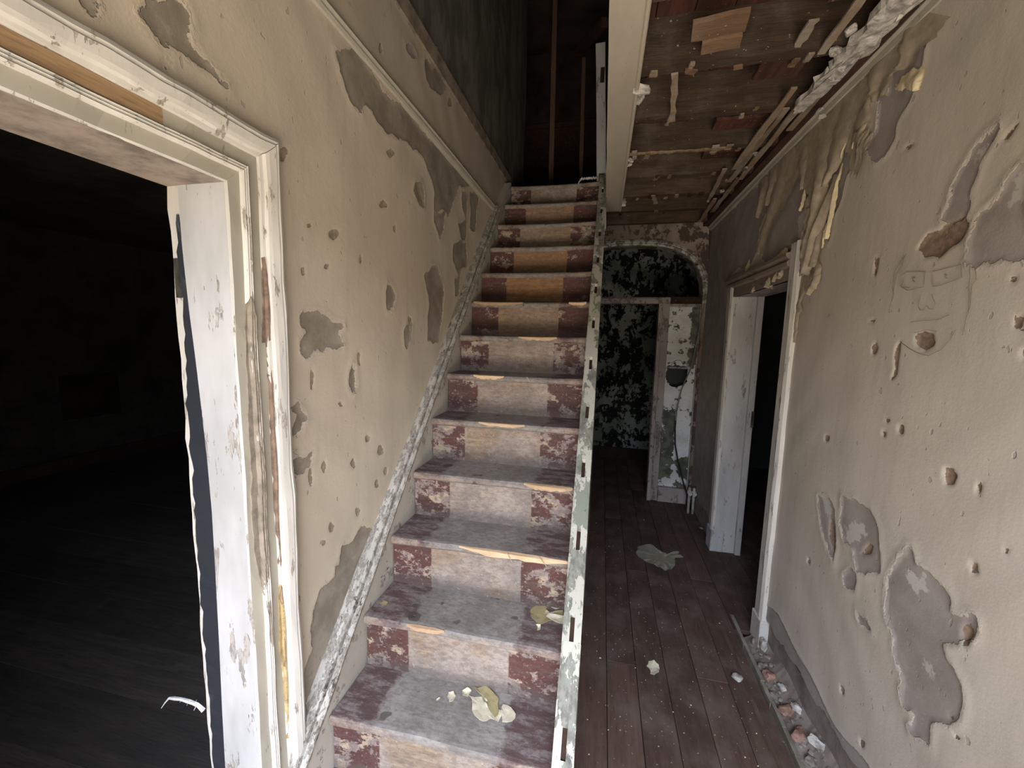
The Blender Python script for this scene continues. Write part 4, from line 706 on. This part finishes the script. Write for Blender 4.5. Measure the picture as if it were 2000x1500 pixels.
D([(1.70, 2.58, .20), (1.73, 2.50, .12), (1.74, 2.44, .06)], .02, 6); D([(1.55, 2.58, .20), (1.60, 2.52, .10), (1.63, 2.47, .04)], .018, 7); D([(2.75, 2.56, .25), (2.8, 2.46, .12), (2.86, 2.36, .05)], .015, 9)
D([(2.08, 1.925, .07), (2.05, 1.90, .07), (2.04, 1.87, .05), (2.09, 1.82, .02)], .02, 10, jag=.012); D([(2.16, 1.90, .05), (2.18, 1.75, .05), (2.19, 1.6, .03)], .012, 11)
# curled edges showing the cream back of the paper
for L, s in [([(1.66, 2.435, .02), (1.60, 2.425, .05), (1.55, 2.40, .05), (1.555, 2.365, .02)], 21), ([(1.935, 2.31, .012), (1.955, 2.24, .024), (1.965, 2.16, .028), (1.98, 2.09, .03), (1.985, 2.03, .012)], 22), ([(2.235, 2.35, .02), (2.24, 2.27, .03), (2.255, 2.22, .012)], 23),
             ([(2.01, 2.10, .012), (2.0, 2.05, .022), (2.015, 2.0, .012)], 24), ([(1.925, 2.43, .03), (1.935, 2.37, .04), (1.945, 2.33, .012)], 25), ([(1.845, 2.43, .008), (1.85, 2.37, .014), (1.86, 2.33, .006)], 26), ([(2.93, 2.12, .03), (2.94, 2.06, .05), (2.95, 2.0, .02)], 27),
             ([(2.36, 2.06, .04), (2.42, 2.05, .05), (2.5, 2.045, .03)], 28), ([(2.72, 2.34, .02), (2.73, 2.26, .03), (2.77, 2.18, .01)], 29), ([(2.12, 2.20, .012), (2.13, 2.14, .02), (2.15, 2.08, .01)], 30)]:
    D(L, .014, s, 'cream', .008, name='curled_paper_edge')
for i, (y, z, w) in enumerate([(2.42, 1.955, .05), (2.52, 1.94, .07), (2.36, 1.965, .05), (2.75, 1.935, .04)]): D([(y, z, w), (y+.03, z-.012, w*.9), (y+.05, z-.035, w*.4)], .03, 40+i, 'drape', .012, name='paint_flake')

# ------------------------------------------------------------------ cable, pipes, wire loop, frayed cord
cb = empty('cable', (.8, YA, 1.0)); tag(cb, 'thin cable hanging down in front of the broken white panel', 'cable')
MB().tube([(.893, YA-.01, 1.95), (.875, YA-.015, 1.8), (.859, YA-.02, 1.661), (.84, YA-.02, 1.5), (.816, YA-.02, 1.33), (.775, YA-.025, 1.22), (.742, YA-.03, 1.12), (.72, YA-.03, .97), (.713, YA-.03, .83)], .0055).build('grey_cable', 'cable', cb)
MB().tube([(.713, YA-.03, .83), (.712, YA-.035, .74), (.722, YA-.04, .60), (.755, YA-.06, .44), (.797, YA-.08, .29), (.85, YA-.11, .13), (.873, YA-.14, .02)], .007).build('black_cable', 'black_cable', cb)
for i, x in enumerate((.845, .884)):
    p = empty('capped_pipe', (x, 3.84, 0)); tag(p, ['white painted pipe with stop valve standing in the passage corner, nearer the cable', 'white painted pipe with stop valve tight against the right wall'][i], 'pipe', 'capped pipes in the passage corner')
    MB().tube([(x, 3.84, 0), (x, 3.84, .2), (x, 3.84, .25)], .012, 8).build('pipe', 'pipe', p, smooth=True); MB().tube([(x, 3.84, .185), (x, 3.84, .19), (x, 3.84, .215), (x, 3.84, .22)], [.014, .02, .02, .014], 8).build('collar', 'pipe', p)
    MB().tube([(x-.004, 3.81, .2), (x-.004, 3.79, .205), (x-.004, 3.785, .205)], [.008, .008, .018], 8).build('valve_handle', 'pipe', p); MB().tube([(x, 3.84, .25), (x, 3.84, .262)], [.016, .014], 8).build('cap', 'metal', p)
tag(MB().tube([(.665+.055*math.cos(a)+.04, YP-.004, 1.345+.055*max(0, math.sin(a))) for a in np.linspace(0, math.pi, 12)], .0018, 5).build('wire_loop', 'cable'), 'thin wire loop over the hole in the white panel', 'wire')
mb = MB(); cd_ = [(-.985, .758, .600), (-1.0, .755, .617), (-1.02, .75, .626), (-1.045, .748, .629), (-1.065, .748, .626), (-1.085, .748, .622), (-1.1, .748, .605), (-1.115, .748, .585)]
co_ = empty('frayed_cord', (-.985, .765, .6)); tag(co_, 'frayed white cord sticking out beside the black tape into the dark left room', 'cord')
MB().tube(cd_, [.006, .0045, .005, .004, .0045, .003, .0015, .0008], 6).build('cord', 'foil', co_)
for i in range(9):
    p = Vector(cd_[0]).lerp(Vector(cd_[5]), rng(0, 1)); p.z += .004; mb.tube([p, p+Vector((rng(-.02, .02), rng(-.01, .01), rng(-.012, .014)))], [.0012, .0005], 4)
mb.build('loose_strands', 'foil', co_)

# ------------------------------------------------------------------ scraps of paint and paper
def scrap(pts, z, mat, label, name='paint_flake', curl=.012, seed=0, group=None):
    o = flake(pts, z, .0014, curl, seed=seed).build(name, mat, origin=(pts[0][0], pts[0][1], z)); tag(o, label, 'flake', group); return o
zt0 = .3985
g0 = 'paint flakes fallen on the stairs'
scrap([(-.385, 1.160), (-.368, 1.150), (-.355, 1.112), (-.320, 1.084), (-.298, 1.088), (-.29, 1.100), (-.262, 1.094), (-.255, 1.128), (-.30, 1.14), (-.335, 1.165), (-.36, 1.16)], zt0, 'flake_cream', 'largest cream paint flake on the lowest tread in view', seed=1, group=g0)
scrap([(-.375, 1.188), (-.35, 1.196), (-.335, 1.20), (-.30, 1.182), (-.28, 1.162), (-.278, 1.145), (-.268, 1.11), (-.275, 1.10), (-.30, 1.12), (-.33, 1.15), (-.345, 1.172)], zt0+.006, 'flake_ochre', 'ochre underside of a broken flake lying on the large cream one', seed=2, group=g0)
scrap([(-.262, 1.13), (-.262, 1.155), (-.235, 1.15), (-.214, 1.128), (-.213, 1.114), (-.225, 1.10), (-.25, 1.095), (-.255, 1.11)], zt0+.003, 'flake_cream', 'cream flake right of the ochre one on the lowest tread in view', seed=3, group=g0)
scrap([(-.452, 1.155), (-.436, 1.16), (-.422, 1.145), (-.425, 1.128), (-.437, 1.122), (-.450, 1.138)], zt0, 'flake_cream', 'small cream flake left of the large one on the lowest tread', seed=4, group=g0)
scrap([(-.408, 1.168), (-.395, 1.185), (-.378, 1.178), (-.384, 1.155), (-.40, 1.152)], zt0, 'flake_cream', 'small cream flake between the large one and the leftmost bit on the lowest tread', seed=5, group=g0)
scrap([(-.481, 1.118), (-.474, 1.13), (-.470, 1.128), (-.478, 1.114)], zt0, 'flake_cream', 'tiny cream sliver furthest left of the flakes on the lowest tread', seed=6, group=g0)
zt1 = .5985
scrap([(-.208, 1.328), (-.213, 1.36), (-.20, 1.388), (-.178, 1.394), (-.16, 1.392), (-.155, 1.365), (-.14, 1.36), (-.095, 1.38), (-.09, 1.345), (-.14, 1.315), (-.165, 1.295), (-.18, 1.30), (-.20, 1.312)], zt1, 'flake_ochre', 'large ochre flake at the right end of the second tread in view', seed=7, group=g0)
scrap([(-.150, 1.325), (-.146, 1.342), (-.10, 1.34), (-.085, 1.338), (-.085, 1.31), (-.12, 1.312)], zt1+.006, 'flake_cream', 'white oblong flake lying on the ochre flake of the second tread', seed=8, group=g0)
scrap([(-.180, 1.285), (-.164, 1.285), (-.162, 1.265), (-.172, 1.262)], zt1, 'flake_cream', 'small square white flake near the nosing of the second tread', seed=9, group=g0)
scrap([(-.762, 1.25), (-.757, 1.272), (-.737, 1.268), (-.734, 1.25), (-.75, 1.244)], zt1+.003, 'flake_ochre', 'small buff flake at the left end of the second tread', seed=10, group=g0)
scrap([(-.14, 1.395), (-.125, 1.402), (-.11, 1.395), (-.125, 1.388)], zt1, 'flake_cream', 'white flake tucked under the riser at the back of the second tread', seed=11, group=g0)
g1 = 'scraps on the passage floor'
scrap([(.318, 2.99), (.335, 3.08), (.40, 3.13), (.46, 3.13), (.49, 3.06), (.53, 3.03), (.545, 3.0), (.60, 3.08), (.64, 3.09), (.63, 3.05), (.655, 3.0), (.60, 2.99), (.585, 2.93), (.545, 2.83), (.50, 2.80), (.45, 2.84), (.40, 2.87), (.36, 2.90)], .0, 'flake_grey', 'large torn sheet of greyish paper lying on the passage floor', 'paper_scrap', .02, 12, g1)
scrap([(.285, 1.90), (.30, 1.945), (.325, 1.95), (.345, 1.93), (.34, 1.88), (.315, 1.855), (.298, 1.86), (.30, 1.885)], .0, 'flake_cream', 'white curled flake in the middle of the passage floor', 'paint_flake', .02, 13, g1)
tag(chunk((.70, 1.935, .012), (.028, .03, .014), 5).build('plaster_chunk', 'plaster'), 'white lump of plaster on the floor near the open edge', 'plaster', g1)
scrap([(.90-.02, 3.55), (.905, 3.56), (.91, 3.53), (.885, 3.525)], .0, 'flake_cream', 'tiny white flake by the far doorway plinth', 'paint_flake', .006, 14, g1)
random.seed(21); mb = MB()
for k in range(300):
    x, y = rng(-.01, .79), rng(.9, 4.0); s = rng(.001, .0028)*(2 if k % 29 == 0 else 1)
    if .3 < x < .67 and 2.77 < y < 3.15: continue
    mb.add([(x-s, y-s, .001), (x+s*rng(.5, 1.5), y-s*.6, .001), (x+s, y+s, .001), (x-s*.6, y+s*rng(.5, 1.6), .001), (x, y, .001+s*.7)], [(0, 1, 4), (1, 2, 4), (2, 3, 4), (3, 0, 4)])
o = mb.build('paint_crumbs', 'flake_cream', kind='stuff'); tag(o, 'fine white crumbs of paint scattered over the passage floor', 'debris')

# ------------------------------------------------------------------ rubble in the open trench along the right wall
lab = {'brick': 'broken pink brick', 'plaster': 'pale lump of plaster', 'rubble': 'dusty grey lump of mortar'}
spec = [(.862, 2.20, -.03, .03, .02, .022, 'rubble', 'dusty mortar lump beside the doorway plinth block'), (.875, 2.13, .0, .018, .035, .045, 'plaster', 'tall thin plaster shard leaning by the doorway plinth'),
        (.852, 1.975, -.02, .036, .035, .028, 'brick', 'square pink brick end, furthest brick in the trench'), (.876, 1.90, -.03, .016, .03, .02, 'plaster', 'pale plaster shard just this side of the pink brick end'),
        (.858, 1.80, -.035, .024, .05, .03, 'brick', 'long brownish brick piece in the middle of the trench'), (.882, 1.78, -.02, .014, .03, .03, 'plaster', 'plaster slab leaning against the wall in the middle of the trench'),
        (.86, 1.69, -.035, .03, .05, .03, 'brick', 'broken brick lying half under plaster in the trench'), (.884, 1.62, -.01, .012, .04, .034, 'plaster', 'white edged plaster flake leaning on the wall, nearest of the shards'),
        (.858, 1.59, -.04, .024, .03, .022, 'rubble', 'dusty mortar lump near the front of the trench'), (.846, 1.89, -.045, .02, .03, .02, 'rubble', 'small mortar lump left of the long brick piece'), (.85, 2.06, -.045, .022, .03, .02, 'rubble', 'low mortar lump between the doorway and the brick end')]
for i, (x, y, z, a, c, d, mt, lb) in enumerate(spec): tag(chunk((x, y, max(-.02, z+.035+max(0, x-.85)*1.0)), (a, c, d), 60+i).build({'brick': 'brick_fragment', 'plaster': 'plaster_fragment', 'rubble': 'mortar_lump'}[mt], mt), lb, 'rubble', 'rubble in the trench by the right wall')
mb = MB()
for k in range(190):
    x = rng(.832, .898); s = rng(.004, .014); c = chunk((x, rng(.9, 2.25), -.026+max(0, x-.85)*1.35+rng(0, .008)), [s, s*rng(.8, 1.6), s*.7], k); mb.add(c.v, c.f)
tag(mb.build('loose_rubble', 'rubble', kind='stuff'), 'small rubble and dirt filling the trench along the right wall', 'rubble')
